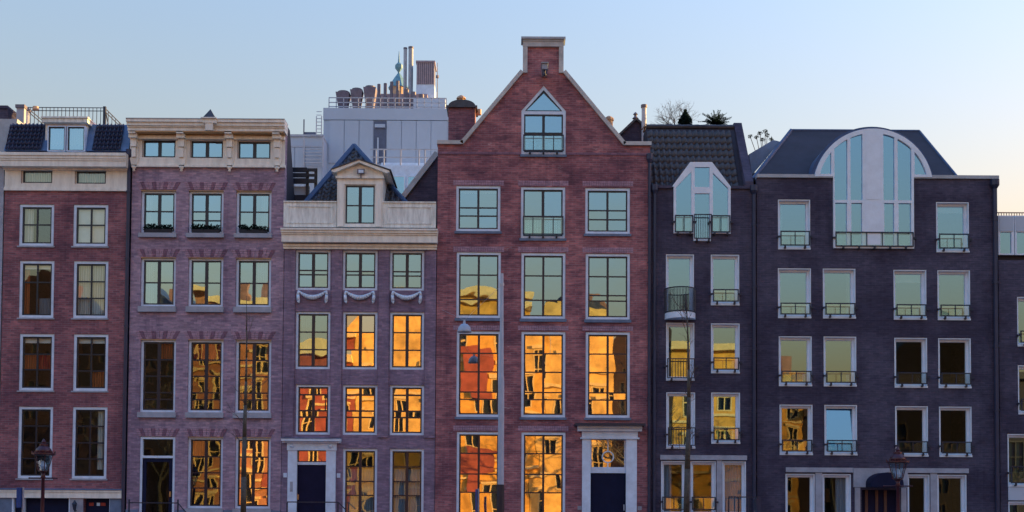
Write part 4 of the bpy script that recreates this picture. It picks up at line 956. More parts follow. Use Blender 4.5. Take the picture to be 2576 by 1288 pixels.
cells = [(Cx - fi, bars[0] - bt)] + [(bars[i] + bt, bars[i + 1] - bt) for i in range(5)] + [(bars[5] + bt, Cx + fi)]
zt1, zt2 = H.z(512), H.z(505)
for i, (a, b_) in enumerate(cells):
    if i == 3: continue
    base = zft + .08 if i in (0, 6) else zt2
    top = arcpts(Ri, a, b_, 8)
    if i == 0: top = top[1:]
    if i == 6: top = top[:-1]
    holes.append([(a, base), (b_, base)] + top[::-1] if i not in (0, 6) else ([(a + .01, base), (b_, base)] + top[::-1] if i == 0 else [(a, base), (b_ - .01, base)] + top[::-1]))
    if i not in (0, 6): holes.append([(a + .02, azb + .1), (b_ - .02, azb + .1), (b_ - .02, zt1), (a + .02, zt1)])
g = .004
outl = [(Cx - fo, zft), (ax0 + g, zft), (ax0 + g, azb + g), (ax1 - g, azb + g), (ax1 - g, zft), (Cx + fo, zft)] + arcpts(Ro, Cx + fo, Cx - fo, 40)[1:-1]
aw = MB().prism(outl, -.075, .06, holes).build('arched_window', 'white_pure', H.o)
for q in holes: polypane(aw, q, .0, 'glass_flat')
MB().box(bars[2] + .06, bars[3] - .06, -.085, -.076, azb + .12, zt1 - .02).box(bars[2] + .06, bars[3] - .06, -.085, -.076, zt2 + .02, Cz + Ri * .98 - .02).build('centre_panel', 'white_pure', aw)
mb = MB(); Rb = Ro + .1; arc = arcpts(Rb, Cx - fo - .1, Cx + fo + .1, 40)
n = len(arc)
for (ya, yb_) in ((.06, 4.0),):
    mb.add([(p[0], ya, p[1]) for p in arc] + [(p[0], yb_, p[1]) for p in arc] + [(Cx + (p[0] - Cx) * Ro / Rb, ya, Cz + (p[1] - Cz) * Ro / Rb) for p in arc], [(i, i + 1, n + i + 1, n + i) for i in range(n - 1)] + [(i + 1, i, 2 * n + i, 2 * n + i + 1) for i in range(n - 1)])
mb.build('barrel_roof', 'verge', H.o, smooth=False)
rails(H, H.x(2100, 610), H.x(2296, 610), H.z(622), H.z(585), 4, feet=5)
pipe(H, 2503, 475, 1500, .07, -.08)
H6 = H
# twiggy climber with round seed heads behind the left slope
t_ = thing('seed_head_shrub', (P(1905, 350, 6)[0], 6.0, ZR5 - .6), 'sparse leafless shrub with dark seed heads left of the arched roof', 'shrub'); x = P(1910, 350, 6)[0]
mb = MB(); zz0 = ZR5 - .6
for px, py in ((1887, 343), (1903, 345), (1912, 335), (1925, 330), (1930, 340), (1918, 352), (1940, 350)):
    q = P(px, py, 6); mb.path([(x + .3, 6, zz0), ((x + q[0]) / 2 + .1, 6, (zz0 + q[1]) / 2), (q[0], 6, q[1])], .012, 5)
mb.build('stems', 'twig', t_); mb = MB()
for px, py in ((1887, 343), (1903, 345), (1912, 335), (1925, 330), (1930, 340), (1918, 352), (1940, 350)):
    q = P(px, py, 6); leaves(mb, (q[0], 6, q[1]), (.10, .10, .08), 50, .05)
mb.build('seed_heads', 'leaf', t_)
sk = thing('glazed_lean_to', (P(1910, 420, 3)[0], 3.0, H.z(475)), 'pale blue glazed roof light squeezed beside the arched roof', 'roof light')
q = [P(1880, 380, 2.6), P(1900, 440, 2.6), P(1960, 345, 2.6), P(1890, 384, 2.6)]
MB().prism([P(1884, 388, 2.6), P(1892, 440, 2.6), P(1962, 356, 2.6), P(1945, 352, 2.6)], 2.6, 2.9).build('glazing', paint('pale_glazing', (.13, .22, .40), .3, .25), sk)
MB().box(P(1889, 400, 2.6)[0], P(1889, 400, 2.6)[0] + .3, 2.7, 4.9, H.z(475), P(1889, 432, 2.6)[1]).build('kerb_wall', 'zinc', sk)

# ------------------------------------------------------------------ house 7: right edge
H = House('house', 'dark brick block at the right edge with pale glazed top storey', 2513, 2760)
w6(H, 2559, 2640, 747, 869); w6(H, 2561, 2642, 919, 1040); w6(H, 2535, 2620, 1092, 1222, rh=.33); w6(H, 2537, 2620, 1262, 1330, False)
zt = H.z(655)
facade(H, [(H.X0, 0), (H.X1, 0), (H.X1, zt), (H.X0, zt)], 'b6'); shell(H, zt, [H.z(700), H.z(895), H.z(1066)])
box('spandrel_panel', 'panelgrey', H.o, H.x(2536, 1240), H.x(2620, 1240), -.02, -.002, H.z(1259), H.z(1226))
zt7 = H.z(540)
for k in range(6):
    a = 2516 + 42 * k
    x0_, x1_ = H.x(a, 600), H.x(a + 40, 600); 
    gp = MB().prism([(x0_, zt + .205), (x1_, zt + .205), (x1_, zt7), (x0_, zt7)], .15, .25, [[(x0_ + .06, zt + .25), (x1_ - .09, zt + .25), (x1_ - .09, H.z(582)), (x0_ + .06, H.z(582))]]).build('top_storey_bay', 'white_pure', H.o)
    pane(gp, x0_ + .06, x1_ - .09, zt + .25, H.z(582), .2, 'glass_flat', .15); MB().box(x0_ + .03, x1_ - .03, .13, .149, H.z(580), zt7 - .03).build('panel', 'panelgrey', gp)
MB().box(H.X0 + .3, H.X1, .3, 8, zt + .21, zt7).build('top_storey', 'paneldark', H.o)
mb = MB(); zz = H.z(531)
for k in range(40): xx = H.X0 + .05 + k * .085; mb.box(xx, xx + .02, .3, .32, zt7, zz)
mb.box(H.X0, H.X1, .29, .33, zz + .001, zz + .03).build('roof_railing', 'terracotta', H.o)

for k_, (xa, xb, hh, lab) in enumerate(((21.6, 33.0, 15.5, 'unseen tall dark brick house added beyond the right edge to shade the mast'), (33.1, 48.0, 15.0, 'unseen broad plum brick house added beyond the right edge to shade the street'))):  # unseen houses, added to keep the low sun off mast and lamps
    t_ = thing('house', ((xa + xb) / 2, 0, 0), lab, 'house', 'houses along the far quay'); hs = []
    for r_ in range(4):
        for c in range(5): xm = xa + (xb - xa) * (c + .5) / 5; hs.append((xm - .6, xm + .6, 1.2 + 3.4 * r_, 3.3 + 3.4 * r_))
    MB().prism([(xa, 0), (xb, 0), (xb, hh), (xa, hh)], 0, .3, [[(a, c), (b_, c), (b_, d), (a, d)] for a, b_, c, d in hs]).build('wall', 'b5' if k_ == 0 else 'b3', t_)
    MB().box(xa, xb, .4, 9, 0, hh - .01).build('rear_block', 'b5', t_); MB().box(xa, xb, -.25, .1, hh + .001, hh + .4).build('cornice', 'cream', t_)
    for a, b_, c, d in hs: w_ = MB().ring(a + .004, b_ - .004, c + .004, d - .004, .08, .05, .15).build('window', 'white', t_); pane(w_, a + .08, b_ - .08, c + .08, d - .08, .1)
# ------------------------------------------------------------------ background: grey plant building and roofs
BY = 50.0
def B(px, py, y=BY): return P(px, py, y)
bb = thing('office_block', (B(970, 400)[0], BY, 0), 'large pale grey clad building with rooftop plant behind the roofs', 'building')
x0_, x1_, z1_ = B(814, 300)[0], B(1135, 300)[0], B(970, 273)[1]
zj = B(970, 303)[1]
MB().box(x0_, x1_, BY, BY + 18, 0, zj - .02).build('wall', 'panelgrey', bb)
MB().box(x0_ - .02, x1_ + .02, BY - .08, BY + 18, zj + .02, z1_).build('parapet', 'panelgrey', bb)
zl = B(970, 411)[1]
for k, (a, b_) in enumerate(((828, 866), (867, 903), (904.5, 939), (973, 1010), (1011, 1047), (1048, 1084), (1085, 1126))):
    box('cladding_panel', 'panelgrey', bb, B(a, 350)[0], B(b_, 350)[0] - .02, BY - .07, BY - .001, zl, zj - .03)
box('dark_recess', 'paneldark', bb, B(940, 350)[0], B(972, 350)[0], BY - .02, BY - .002, zl, zj - .05)
MB().box(B(943, 350)[0], B(969, 350)[0], BY - .2, BY - .021, B(956, 322)[1], B(956, 314)[1]).box(B(949, 380)[0], B(953, 380)[0], BY - .2, BY - .021, zl, B(953, 348)[1]).build('louvre_hood', 'panelgrey', bb)
box('lower_band', 'white', bb, B(960, 430)[0], B(1100, 430)[0], BY - .3, BY - .001, B(970, 440)[1], B(970, 412)[1])
lw = thing('terrace_wing', (B(1030, 480, 46)[0], 46, 0), 'pale glazed lower wing with white railing below the grey building', 'building')
xw0, xw1 = B(930, 480, 46)[0], B(1140, 480, 46)[0]; zw = B(1000, 416, 46)[1]
MB().box(xw0, xw1, 46, 49.5, 0, zw).build('wall', 'white', lw)
for a, b_ in ((988, 1019), (1025, 1056), (1062, 1092)):
    w_ = MB().ring(B(a, 460, 46)[0], B(b_, 460, 46)[0], B(1000, 520, 46)[1], B(1000, 443, 46)[1], .06, 45.9, 45.98).build('window', 'white_pure', lw); pane(w_, B(a, 460, 46)[0] + .05, B(b_, 460, 46)[0] - .05, B(1000, 520, 46)[1], B(1000, 443, 46)[1] - .05, 45.93, 'glass_flat')
mb = MB(); zr0_, zr1_ = zw, B(1000, 373, 46)[1]
for a in (945, 965, 1007, 1053, 1068, 1100): xx = B(a, 400, 46)[0]; mb.box(xx - .05, xx + .05, 46.1, 46.2, zr0_, zr1_)
for zz in (zr1_, B(1000, 393, 46)[1]): mb.box(xw0, xw1, 46.11, 46.19, zz - .07, zz)
mb.build('railing', 'steel', lw)
# annex on the left with its ladder
an = thing('annex_block', (B(760, 400, 48)[0], 48, 0), 'low pale annex with roof ladder left of the grey building', 'building')
ax_0, ax_1 = B(690, 400, 48)[0], B(812, 400, 48)[0]; zan = B(760, 344, 48)[1]
MB().box(ax_0, ax_1, 48, 60, 0, zan).build('wall', 'panelgrey', an)
MB().box(ax_0 - .1, ax_1 + .02, 47.9, 60, zan + .001, zan + .15).box(ax_0 - .1, ax_1, 47.94, 47.999, B(760, 371, 48)[1], B(760, 367, 48)[1]).build('parapet_cap', 'steel', an)
for a, b_ in ((715, 741), (743, 768), (770, 810)): box('cladding_panel', 'panelgrey', an, B(a, 400, 48)[0], B(b_, 400, 48)[0] - .03, 47.93, 47.998, 6, B(760, 372, 48)[1])
lad = MB(); lx0, lx1 = B(796, 300, 47.6)[0], B(809, 300, 47.6)[0]
for xx in (lx0, lx1): lad.tube((xx, 47.6, zan), (xx, 47.6, B(800, 292, 47.6)[1]), .035)
for k in range(7): zz = zan + .2 + k * .25; lad.tube((lx0, 47.6, zz), (lx1, 47.6, zz), .025)
lad.build('ladder', 'steel', an)
mb = MB(); gx0, gx1 = B(764, 380, 47.5)[0], B(812, 380, 47.5)[0]
for py in (375, 383, 391, 400, 409): zz = B(790, py, 47.5)[1]; mb.box(gx0, gx1, 47.5, 47.56, zz - .05, zz + .03)
for xx in (gx0, gx1): mb.box(xx - .05, xx + .05, 47.45, 47.55, B(790, 420, 47.5)[1], B(790, 345, 47.5)[1])
mb.build('stair_rail', 'steel', an)
MB().box(B(763, 320, 48.5)[0], B(765.5, 320, 48.5)[0], 48.5, 48.6, zan, B(764, 300, 48.5)[1]).build('mast', 'machine', an)
MB().box(B(765, 340, 48.5)[0], B(793, 340, 48.5)[0], 48.6, 50, zan + .152, B(770, 331, 48.5)[1]).build('stair_head', 'paneldark', an)
# plant on the roof
rl = thing('plant_railing', (B(970, 260)[0], BY + .3, z1_), 'white tubular railing round the rooftop of the grey building', 'railing')
mb = MB(); ra, rb_ = B(826, 260)[0], B(1122, 260)[0]; ztr = B(970, 243)[1]
for zz in (ztr, (z1_ * .4 + ztr * .6), (z1_ * .75 + ztr * .25)): mb.box(ra, rb_, BY + .28, BY + .34, zz - .03, zz + .03)
for k in range(17): xx = ra + (rb_ - ra) * k / 16; mb.box(xx - .03, xx + .03, BY + .28, BY + .34, z1_, ztr)
mb.build('rails', 'steel', rl)
for k, (a, b_, t) in enumerate(((842, 880, 231), (878, 912, 224), (911, 946, 218))):
    ct = thing('cooling_tower', (B((a + b_) / 2, 260, BY + 1.2)[0], BY + 1.2, z1_), ('left cooling tower of the three on the grey building roof', 'middle cooling tower of the three on the grey building roof', 'right cooling tower of the three on the grey building roof')[k], 'cooling tower', 'cooling towers')
    yy = BY + 1.2; xa, xb = B(a + 4, 260, yy)[0], B(b_ + 1, 260, yy)[0]; xm = (xa + xb) / 2; hw = (xb - xa) / 2; zt_ = B(900, t, yy)[1]; zb_ = z1_
    MB().add([(xm + sx * hw * .5, yy + sy * hw * .5, zb_) for sx, sy in ((-1, -1), (1, -1), (1, 1), (-1, 1))] + [(xm + sx * hw, yy + sy * hw, zt_ - .17) for sx, sy in ((-1, -1), (1, -1), (1, 1), (-1, 1))], [(0, 1, 5, 4), (1, 2, 6, 5), (2, 3, 7, 6), (3, 0, 4, 7), (4, 5, 6, 7)]).build('casing', 'plant', ct)
    MB().lathe((xm, yy, zt_ - .169), [(hw * .9, 0), (hw * .8, .05), (hw * .8, .16)], 14).build('fan_ring', 'machine', ct)
pb = thing('plant_room', (B(1010, 260, BY + 6)[0], BY + 6, z1_), 'low brownish plant room with pipework on the grey building roof', 'plant room')
MB().box(B(935, 260, BY + 6)[0], B(1075, 260, BY + 6)[0], BY + 6, BY + 12, z1_, B(1000, 236, BY + 6)[1]).build('casing', 'louver', pb)
mb = MB()
for a, t in ((953, 212), (969, 210), (985, 206), (1000, 204), (1022, 226), (1040, 232), (1060, 238)): xx = B(a, 240, BY + 5)[0]; mb.tube((xx, BY + 5, z1_), (xx, BY + 5, B(a, t, BY + 5)[1]), .13 if a < 1010 else .2, None, 8)
mb.build('pipework', 'machine', pb)
MB().box(B(1040, 260, BY + 4)[0], B(1120, 260, BY + 4)[0], BY + 4, BY + 6, z1_, B(1080, 248, BY + 4)[1]).build('duct', 'panelgrey', pb)
# copper cupola further back
cu = thing('cupola', (B(1005, 200, 75)[0], 75, B(1005, 240, 75)[1] - 25), 'green copper cupola with ball finial behind the rooftop plant', 'cupola')
cx_, zc_ = B(1003, 220, 75)[0], B(1003, 221, 75)[1]; hw = B(1022, 220, 75)[0] - B(983, 220, 75)[0]; hw = hw * .62
MB().lathe((cx_, 75, zc_ - 25), [(hw * .95, 0), (hw * .95, 24.9)], 8, .39).build('drum', 'terracotta', cu)
MB().lathe((cx_, 75, zc_ - .1), [(hw * 1.12, 0), (hw * .5, B(1003, 195, 75)[1] - zc_), (.08, B(1003, 181, 75)[1] - zc_)], 8, .39).build('dome', 'copper', cu)
zz = B(1003, 181, 75)[1]
MB().lathe((cx_, 75, zz - .3), [(.1, 0), (.1, .3), (.36, .65), (.36, .95), (.1, 1.2), (.02, 2.3)], 8).build('finial', 'copper', cu)
for k, (a, t, w) in enumerate(((1019, 124, .36), (1033, 122, .48))):
    fl = thing('flue_stack', (B(a, 200, BY + 8)[0], BY + 8, z1_), ('slimmer left steel flue of the tall pair', 'thicker right steel flue of the tall pair')[k], 'flue', 'tall twin flues'); xx = B(a, 200, BY + 8)[0]
    zt_ = B(a, t, BY + 8)[1]; w *= .40
    MB().tube((xx, BY + 8, z1_), (xx, BY + 8, zt_), w, w, 14).build('pipe', 'zinc', fl); MB().tube((xx, BY + 8, zt_ + .001), (xx, BY + 8, zt_ + .12), w * 1.12, w * 1.12, 14).build('rim', 'machine', fl)
vb_ = thing('vent_tower', (B(1070, 220, BY + 7)[0], BY + 7, z1_), 'boxy louvred ventilation tower right of the twin flues', 'vent tower')
xa, xb = B(1047, 220, BY + 7)[0], B(1093, 220, BY + 7)[0]; zm_, zt_ = B(1070, 212, BY + 7)[1], B(1070, 158, BY + 7)[1]
MB().box(xa, xb, BY + 7, BY + 9, z1_, zm_).build('base', 'white', vb_)
nb = 9
MB().box(xa + .05, xb - .05, BY + 7.05, BY + 8.95, zm_ + .001, zt_).build('core', 'paneldark', vb_)
for k in range(nb): xx = xa + (xb - xa) * k / nb; MB().box(xx + .02, xx + (xb - xa) / nb - .02, BY + 6.95, BY + 7.049, zm_ + .01, zt_).build('louver_blade', 'louver', vb_)
MB().box(xa - .04, xb + .04, BY + 6.9, BY + 9.05, zt_ + .001, zt_ + .15).build('cap', 'louver', vb_)
at = thing('antenna', (B(1100, 220, BY + 5)[0], BY + 5, z1_), 'thin antenna mast right of the louvred ventilation tower', 'antenna'); xx = B(1100, 220, BY + 5)[0]
MB().tube((xx, BY + 5, z1_), (xx, BY + 5, B(1100, 158, BY + 5)[1]), .06, .02, 6).build('mast', 'machine', at); MB().tube((xx, BY + 5, B(1100, 196, BY + 5)[1]), (xx, BY + 5, B(1100, 190, BY + 5)[1]), .12, .12, 6).build('aerial', 'machine', at)
# brick chimney with domed cowl, left shoulder of house 4
yy = 5.0
ch = thing('brick_chimney', (P(1161, 300, yy)[0], yy, P(1161, 400, yy)[1]), 'broad brick chimney with domed cap and cowl beside the left gable shoulder', 'chimney')
xa, xb = P(1128, 300, yy)[0], P(1195, 300, yy)[0]; zt_ = P(1160, 271, yy)[1]
MB().box(xa, xb, yy, yy + 1.0, P(1161, 420, yy)[1], zt_).build('stack', 'b1', ch)
MB().box(xa - .08, xb + .08, yy - .08, yy + 1.08, zt_ + .001, zt_ + .07).build('cap_slab', 'tile', ch)
xm = (xa + xb) / 2; hw = (xb - xa) / 2
MB().prism([(xm - hw * 1.02 * math.cos(math.pi * i / 12), zt_ + .072 + .24 * math.sin(math.pi * i / 12)) for i in range(13)], yy, yy + 1.0).build('domed_cap', 'tile', ch)
MB().lathe((xm - .05, yy + .5, zt_ + .28), [(.17, 0), (.15, .06), (.12, .08), (.12, .2), (.18, .21), (.16, .27), (.06, .34)], 12).build('cowl', 'terracotta', ch)
MB().tube((xb + .12, yy + .5, zt_ - .1), (xb + .12, yy + .5, zt_ + .1), .1, .1).build('side_pot', 'terracotta', ch)
pt = thing('chimney_pot', (P(1536, 300, 2)[0], 2.2, P(1536, 320, 2)[1]), 'golden-lit chimney pot peeping over the right slope of the tall gable', 'chimney')
x, zz = P(1533, 300, 2)[0], P(1533, 301, 2)[1]
MB().tube((x, 2.2, zz - 1.2), (x, 2.2, zz + .02), .14, .14, 10).build('stem', 'terracotta', pt); MB().lathe((x, 2.2, zz + .021), [(.17, 0), (.17, .08), (.06, .16)], 10).build('cap', 'terracotta', pt)

# ------------------------------------------------------------------ street furniture
def lantern(px, y, ztop_py, label):
    x = P(px, 1200, y)[0]; zt_ = P(px, ztop_py, y)[1]; g0 = -.12
    t = thing('street_lamp', (x, y, g0), label, 'street lamp', 'crown lantern street lamps')
    zb_ = zt_ - .90
    MB().lathe((x, y, g0), [(.16, 0), (.16, .5), (.11, .6), (.075, .7), (.065, 1.4), (.075, 1.42), (.055, 1.5), (.042, zb_ - g0 - .15), (.07, zb_ - g0 - .12), (.045, zb_ - g0 - .06), (.06, zb_ - g0)], 12).build('post', 'postred', t, smooth=True)
    MB().tube((x - .36, y, zb_ - .13), (x + .36, y, zb_ - .13), .018).lathe((x - .36, y, zb_ - .15), [(.02, 0), (.03, .02), (.02, .04)], 6).lathe((x + .36, y, zb_ - .15), [(.02, 0), (.03, .02), (.02, .04)], 6).build('ladder_bar', 'postred', t)
    hd = MB().lathe((x, y, zb_), [(.06, 0), (.09, .03), (.14, .05), (.14, .065)], 6).build('lantern_base', 'postred', t)
    fr = MB(); n = 6
    for i in range(n):
        a = 6.2832 * i / n; ca, sa = math.cos(a), math.sin(a)
        fr.tube((x + .13 * ca, y + .13 * sa, zb_ + .06), (x + .235 * ca, y + .235 * sa, zb_ + .47), .012, .012, 5)
    fr.build('lantern_frame', 'postred', t)
    for i in range(n):
        a, b_ = 6.2832 * i / n, 6.2832 * (i + 1) / n
        MB().quad((x + .125 * math.cos(a), y + .125 * math.sin(a), zb_ + .065), (x + .125 * math.cos(b_), y + .125 * math.sin(b_), zb_ + .065), (x + .23 * math.cos(b_), y + .23 * math.sin(b_), zb_ + .465), (x + .23 * math.cos(a), y + .23 * math.sin(a), zb_ + .465)).build('pane', 'lampglass', t)
    MB().lathe((x, y, zb_ + .1), [(.05, 0), (.08, .08), (.05, .2), (.02, .22)], 10).build('bulb', 'white', t)
    cr = MB().lathe((x, y, zb_ + .47), [(.25, 0), (.30, .02), (.30, .05), (.24, .06)], 12).build('brim', 'postred', t)
    mb = MB()
    for i in range(12):
        a = 6.2832 * i / 12; mb.tube((x + .28 * math.cos(a), y + .28 * math.sin(a), zb_ + .52), (x + .30 * math.cos(a), y + .30 * math.sin(a), zb_ + .575), .022, .008, 5)
    mb.build('crown_point', 'postred', cr)
    MB().lathe((x, y, zb_ + .531), [(.23, 0), (.19, .10), (.12, .17), (.10, .18)], 12).build('lantern_roof', 'postred', t, smooth=True)
    MB().lathe((x, y, zb_ + .712), [(.11, 0), (.11, .05), (.05, .07), (.06, .11), (.015, .19)], 10).build('finial', 'postred', t)
lantern(108.5, -7.5, 1104, 'dark red crown lantern street lamp before the narrow red brick house')
lantern(2258.5, -7.5, 1124, 'dark red crown lantern street lamp before the wide dark brick house')
# tall pale mast with wire-hung lamp
my = -8.2; x = P(1261, 1000, my)[0]; zt_ = P(1258, 688, my)[1]; zk = P(1261, 1219, my)[1]
mt = thing('lamp_mast', (x, my, -.12), 'tall tapered pale grey mast with black foot before the crimson gable house', 'mast')
MB().tube((x, my, -.12), (x, my, zk), .10, .095, 14).build('black_foot', 'mastblack', mt)
MB().tube((x, my, zk + .001), (x, my, zk + 2.6), .082, .075, 14).lathe((x, my, zk + 2.6), [(.075, 0), (.06, .25)], 14).tube((x, my, zk + 2.85), (x, my, zt_), .06, .036, 14).build('shaft', 'mast', mt)
MB().tube((x, my, zt_ - .32), (x, my, zt_ - .26), .055, .055, 10).build('wire_clamp', 'steel', mt)
xd, zd = P(1168, 836, -4)[0], P(1168, 836, -4)[1]
dl_ = thing('hanging_lamp', (xd, -4, zd), 'pale blue dome lamp hung on a wire over the street', 'street lamp')
MB().lathe((xd, -4, zd), [(.20, 0), (.205, .03), (.17, .16), (.10, .235), (.05, .25)], 18).build('shade', 'mast', dl_, smooth=True)
MB().tube((xd, -4, zd + .25), (xd, -4, zd + .36), .04, .03, 8).build('hanger', 'mast', dl_)
wa, wb = Vector((x, my, zt_ - .29)), Vector((P(1112, 790, -.01)[0], -.045, P(1112, 780, -.01)[1]))
MB().path([wa, (xd, -4, zd + .36)], .004, 4).path([(xd, -4, zd + .36), wb], .004, 4).build('span_wire', 'steel', dl_)
# parking signs seen edge-on
for px, t, b_, lab in ((56, 1227, 1277, 'edge-on blue sign on a grey pole near the left lantern'), (1201, 1231, 1290, 'edge-on blue sign on a pale pole left of the tall mast')):
    yy = -7.0; xx = P(px + 2, 1250, yy)[0]; sg = thing('sign_post', (xx, yy, -.12), lab, 'sign', 'edge-on parking signs'); zt_ = P(px, t, yy)[1]
    MB().tube((xx, yy, -.12), (xx, yy, zt_ + .02), .027, .027, 10).build('pole', 'stone', sg)
    MB().box(xx - .068, xx - .03, yy - .28, yy + .12, P(px, b_, yy)[1], zt_).build('sign_plate', 'signblue', sg)
# young street trees
def young_tree(pts, rs, label, twigs, mat='bark'):
    y = -7.2; P3 = [(P(a, b_, y)[0], y, P(a, b_, y)[1]) for a, b_ in pts]; base = (P3[0][0], y, -.12)
    t = thing('young_tree', base, label, 'tree', 'young street trees'); MB().path([base] + P3, [rs[0] * 1.1] + rs, 9).build('trunk', mat, t, smooth=True)
    mb = MB()
    for i in range(twigs):
        k = random.randrange(1, len(P3) - 1); f = random.random(); p = Vector(P3[k]).lerp(Vector(P3[k + 1]), f)
        branch(mb, p, Vector((random.gauss(0, .6), random.gauss(0, .5), .8)).normalized(), random.uniform(.25, .5), .008, 2, .45)
    mb.build('crown', 'twig', t)
young_tree([(612, 1290), (613, 1200), (615, 1100), (617, 1020), (619, 960), (620, 900), (621, 830), (620, 745)], [.075, .07, .055, .045, .035, .022, .013, .006], 'slender young tree with mossy trunk before the purple brick house', 10)
young_tree([(1727, 1290), (1729, 1180), (1732, 1080), (1733, 1000), (1732, 930), (1731, 860), (1728, 790), (1724, 730)], [.08, .075, .06, .05, .036, .025, .014, .006], 'slender young tree with forked twigs before the narrow dark brick house', 16)
# iron stair guard by the dark houses
gd = thing('stair_guard', (H5.x(1870, 1270), -1.0, 0), 'dark iron guard rail and cabinet before the narrow dark brick house', 'railing')
zz = P(1870, 1249, -1.0)[1]
mb = MB().box(P(1832, 1250, -1)[0], P(1908, 1250, -1)[0], -1.02, -.98, zz - .035, zz)
for a in (1833, 1858, 1884): xx = P(a, 1250, -1)[0]; mb.box(xx - .02, xx + .02, -1.015, -.985, 0, zz - .036)
mb.build('rail', 'iron', gd); MB().box(P(1902, 1270, -.9)[0], P(1913, 1270, -.9)[0], -.96, -.5, 0, zz - .02).build('cabinet', 'pipe', gd)

# ------------------------------------------------------------------ houses across the canal (seen mirrored in the window panes)
OY = -47.0
MO = {}
def om(name, c): 
    if name not in MO: MO[name] = paint('far_' + name, c, .8, .45, scale=1.1)
    return MO[name]
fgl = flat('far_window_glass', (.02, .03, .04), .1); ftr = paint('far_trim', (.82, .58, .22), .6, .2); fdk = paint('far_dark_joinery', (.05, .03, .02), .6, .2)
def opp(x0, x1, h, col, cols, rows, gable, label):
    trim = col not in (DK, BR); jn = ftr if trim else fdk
    t = thing('house', ((x0 + x1) / 2, OY, 0), label, 'house', 'houses across the canal')
    m_ = om(*col); holes = []; w = x1 - x0; ww = w / cols * .44; sh = (h - 1.2) / rows; wins = []
    for r_ in range(rows):
        for c in range(cols):
            xm = x0 + w * (c + .5) / cols; z0_ = 1.0 + sh * r_; z1_ = z0_ + sh * (.68 if r_ < rows - 1 else .5)
            holes.append([(xm - ww / 2, z0_), (xm + ww / 2, z0_), (xm + ww / 2, z1_), (xm - ww / 2, z1_)]); wins.append((xm - ww / 2, xm + ww / 2, z0_, z1_))
    xc_ = (x0 + x1) / 2
    if gable == 'tri': o_ = [(x0 + .02, 0), (x1 - .02, 0), (x1 - .02, h), (xc_ + .5, h + w * .42), (xc_ - .5, h + w * .42), (x0 + .02, h)]
    elif gable == 'step': o_ = [(x0 + .02, 0), (x1 - .02, 0), (x1 - .02, h), (x1 - w * .2, h), (x1 - w * .2, h + .9), (x1 - w * .35, h + .9), (x1 - w * .35, h + 1.8), (x0 + w * .35, h + 1.8), (x0 + w * .35, h + .9), (x0 + w * .2, h + .9), (x0 + w * .2, h), (x0 + .02, h)]
    else: o_ = [(x0 + .02, 0), (x1 - .02, 0), (x1 - .02, h), (x0 + .02, h)]
    mb = MB(); mb.prism(o_, OY - .3, OY, holes); mb.build('wall', m_, t)
    MB().box(x0 + .03, x1 - .03, OY - 8, OY - .8, 0, h - .1).build('rear_block', m_, t)
    for a, b_, c, d in wins:
        f_ = MB().ring(a + .005, b_ - .005, c + .005, d - .005, .09, OY - .15, OY + .01).box((a + b_) / 2 - .04, (a + b_) / 2 + .04, OY - .14, OY - .02, c + .09, d - .09).box(a + .09, b_ - .09, OY - .13, OY - .03, (c + d) / 2 - .03, (c + d) / 2 + .03).build('window', jn, t)
        MB().box(a + .09, b_ - .09, OY - .12, OY - .1, c + .09, d - .09).build('pane', fgl, f_)
        if trim: MB().box(a - .12, b_ + .12, OY + .001, OY + .1, d + .02, d + .24).build('lintel', ftr, f_)
    if trim:
        for r_ in range(1, rows): MB().box(x0 + .03, x1 - .03, OY + .002, OY + .13, .62 + sh * r_, .80 + sh * r_).build('string_band', jn, t)
    if gable == 'flat': MB().box(x0 - .05, x1 + .05, OY - .4, OY + .45, h + .001, h + .5).build('cornice', jn, t)
    MB().prism([(x0 + .1, h - .05), (x1 - .1, h - .05), (xc_, h + w * (.40 if gable != 'flat' else .05))], OY - 8, OY - .4).build('roof', 'tile', t)
    MB().box(xc_ + w * .2, xc_ + w * .2 + .7, OY - 3, OY - 2.3, h, h + 2.4).build('chimney', om('stack', (.3, .14, .09)), t)
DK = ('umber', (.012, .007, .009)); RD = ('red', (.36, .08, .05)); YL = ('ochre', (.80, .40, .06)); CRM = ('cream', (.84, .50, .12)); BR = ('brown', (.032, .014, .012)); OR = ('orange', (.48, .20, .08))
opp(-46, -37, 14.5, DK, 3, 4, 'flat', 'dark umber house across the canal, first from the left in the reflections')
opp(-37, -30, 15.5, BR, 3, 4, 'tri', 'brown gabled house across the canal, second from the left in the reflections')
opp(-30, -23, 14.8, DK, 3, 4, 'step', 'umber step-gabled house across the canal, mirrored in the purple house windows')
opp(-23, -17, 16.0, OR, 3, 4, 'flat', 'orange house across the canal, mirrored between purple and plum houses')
opp(-17, -11.5, 13.4, RD, 3, 4, 'flat', 'low red brick house across the canal, mirrored in the plum house')
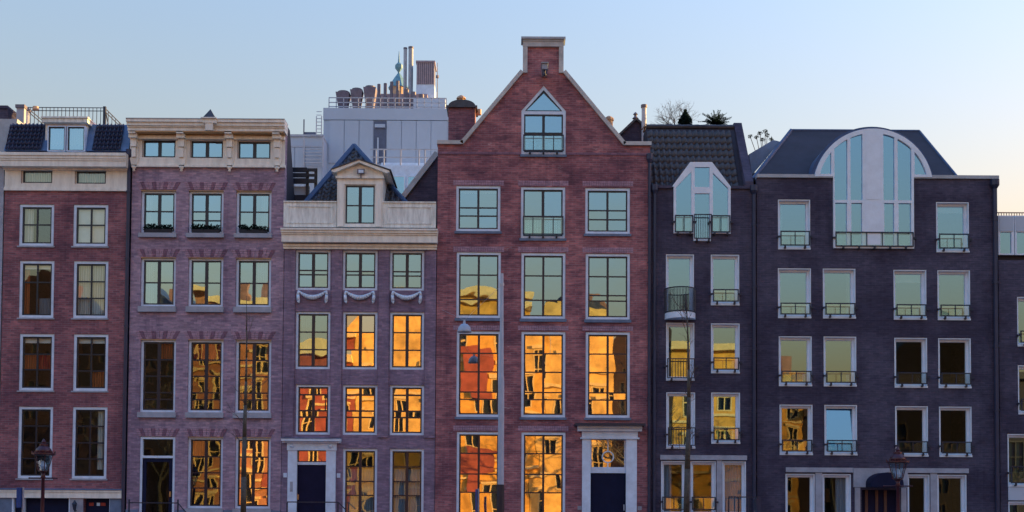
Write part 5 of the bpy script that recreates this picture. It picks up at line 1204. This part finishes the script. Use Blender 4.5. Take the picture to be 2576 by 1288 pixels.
opp(-11.5, -4.6, 14.3, CRM, 3, 4, 'tri', 'cream gabled house across the canal, mirrored in the plum house')
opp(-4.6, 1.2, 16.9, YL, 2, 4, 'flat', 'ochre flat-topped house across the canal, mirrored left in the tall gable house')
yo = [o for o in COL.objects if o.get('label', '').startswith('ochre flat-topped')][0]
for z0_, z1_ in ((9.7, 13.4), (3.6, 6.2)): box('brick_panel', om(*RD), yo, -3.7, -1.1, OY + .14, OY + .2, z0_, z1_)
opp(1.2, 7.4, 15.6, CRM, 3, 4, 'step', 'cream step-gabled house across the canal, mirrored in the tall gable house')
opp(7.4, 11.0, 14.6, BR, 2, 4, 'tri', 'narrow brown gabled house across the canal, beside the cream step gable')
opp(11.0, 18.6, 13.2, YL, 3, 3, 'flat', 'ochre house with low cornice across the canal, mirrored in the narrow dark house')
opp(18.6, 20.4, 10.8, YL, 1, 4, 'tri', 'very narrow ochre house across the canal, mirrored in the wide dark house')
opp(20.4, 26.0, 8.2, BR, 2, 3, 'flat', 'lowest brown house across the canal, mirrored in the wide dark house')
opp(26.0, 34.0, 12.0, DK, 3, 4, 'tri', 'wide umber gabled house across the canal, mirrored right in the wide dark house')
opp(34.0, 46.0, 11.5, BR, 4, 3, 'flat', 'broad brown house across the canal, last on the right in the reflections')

# bare quayside trees across the canal, behind the viewer, mirrored in the panes
for xx, yy, lab in ((21.5, -43.5, 'bare quayside tree across the canal, mirrored in the wide dark house'), (-24.0, -43.0, 'bare quayside tree across the canal, mirrored in the purple brick house'), (9.5, -43.8, 'bare quayside tree across the canal, mirrored in the narrow dark house')):
    t_ = thing('quay_tree', (xx, yy, -.1), lab, 'tree', 'bare trees across the canal')
    MB().path([(xx, yy, -.1), (xx + .1, yy, 2.2), (xx, yy, 4.2)], [.2, .16, .13], 8).build('trunk', 'bark', t_)
    mb = MB()
    for k in range(4): branch(mb, Vector((xx, yy, 3.6 + .2 * k)), Vector((random.gauss(0, .6), random.gauss(0, .35), 1)).normalized(), 2.4, .09, 5, .42)
    mb.build('crown', 'bark', t_)
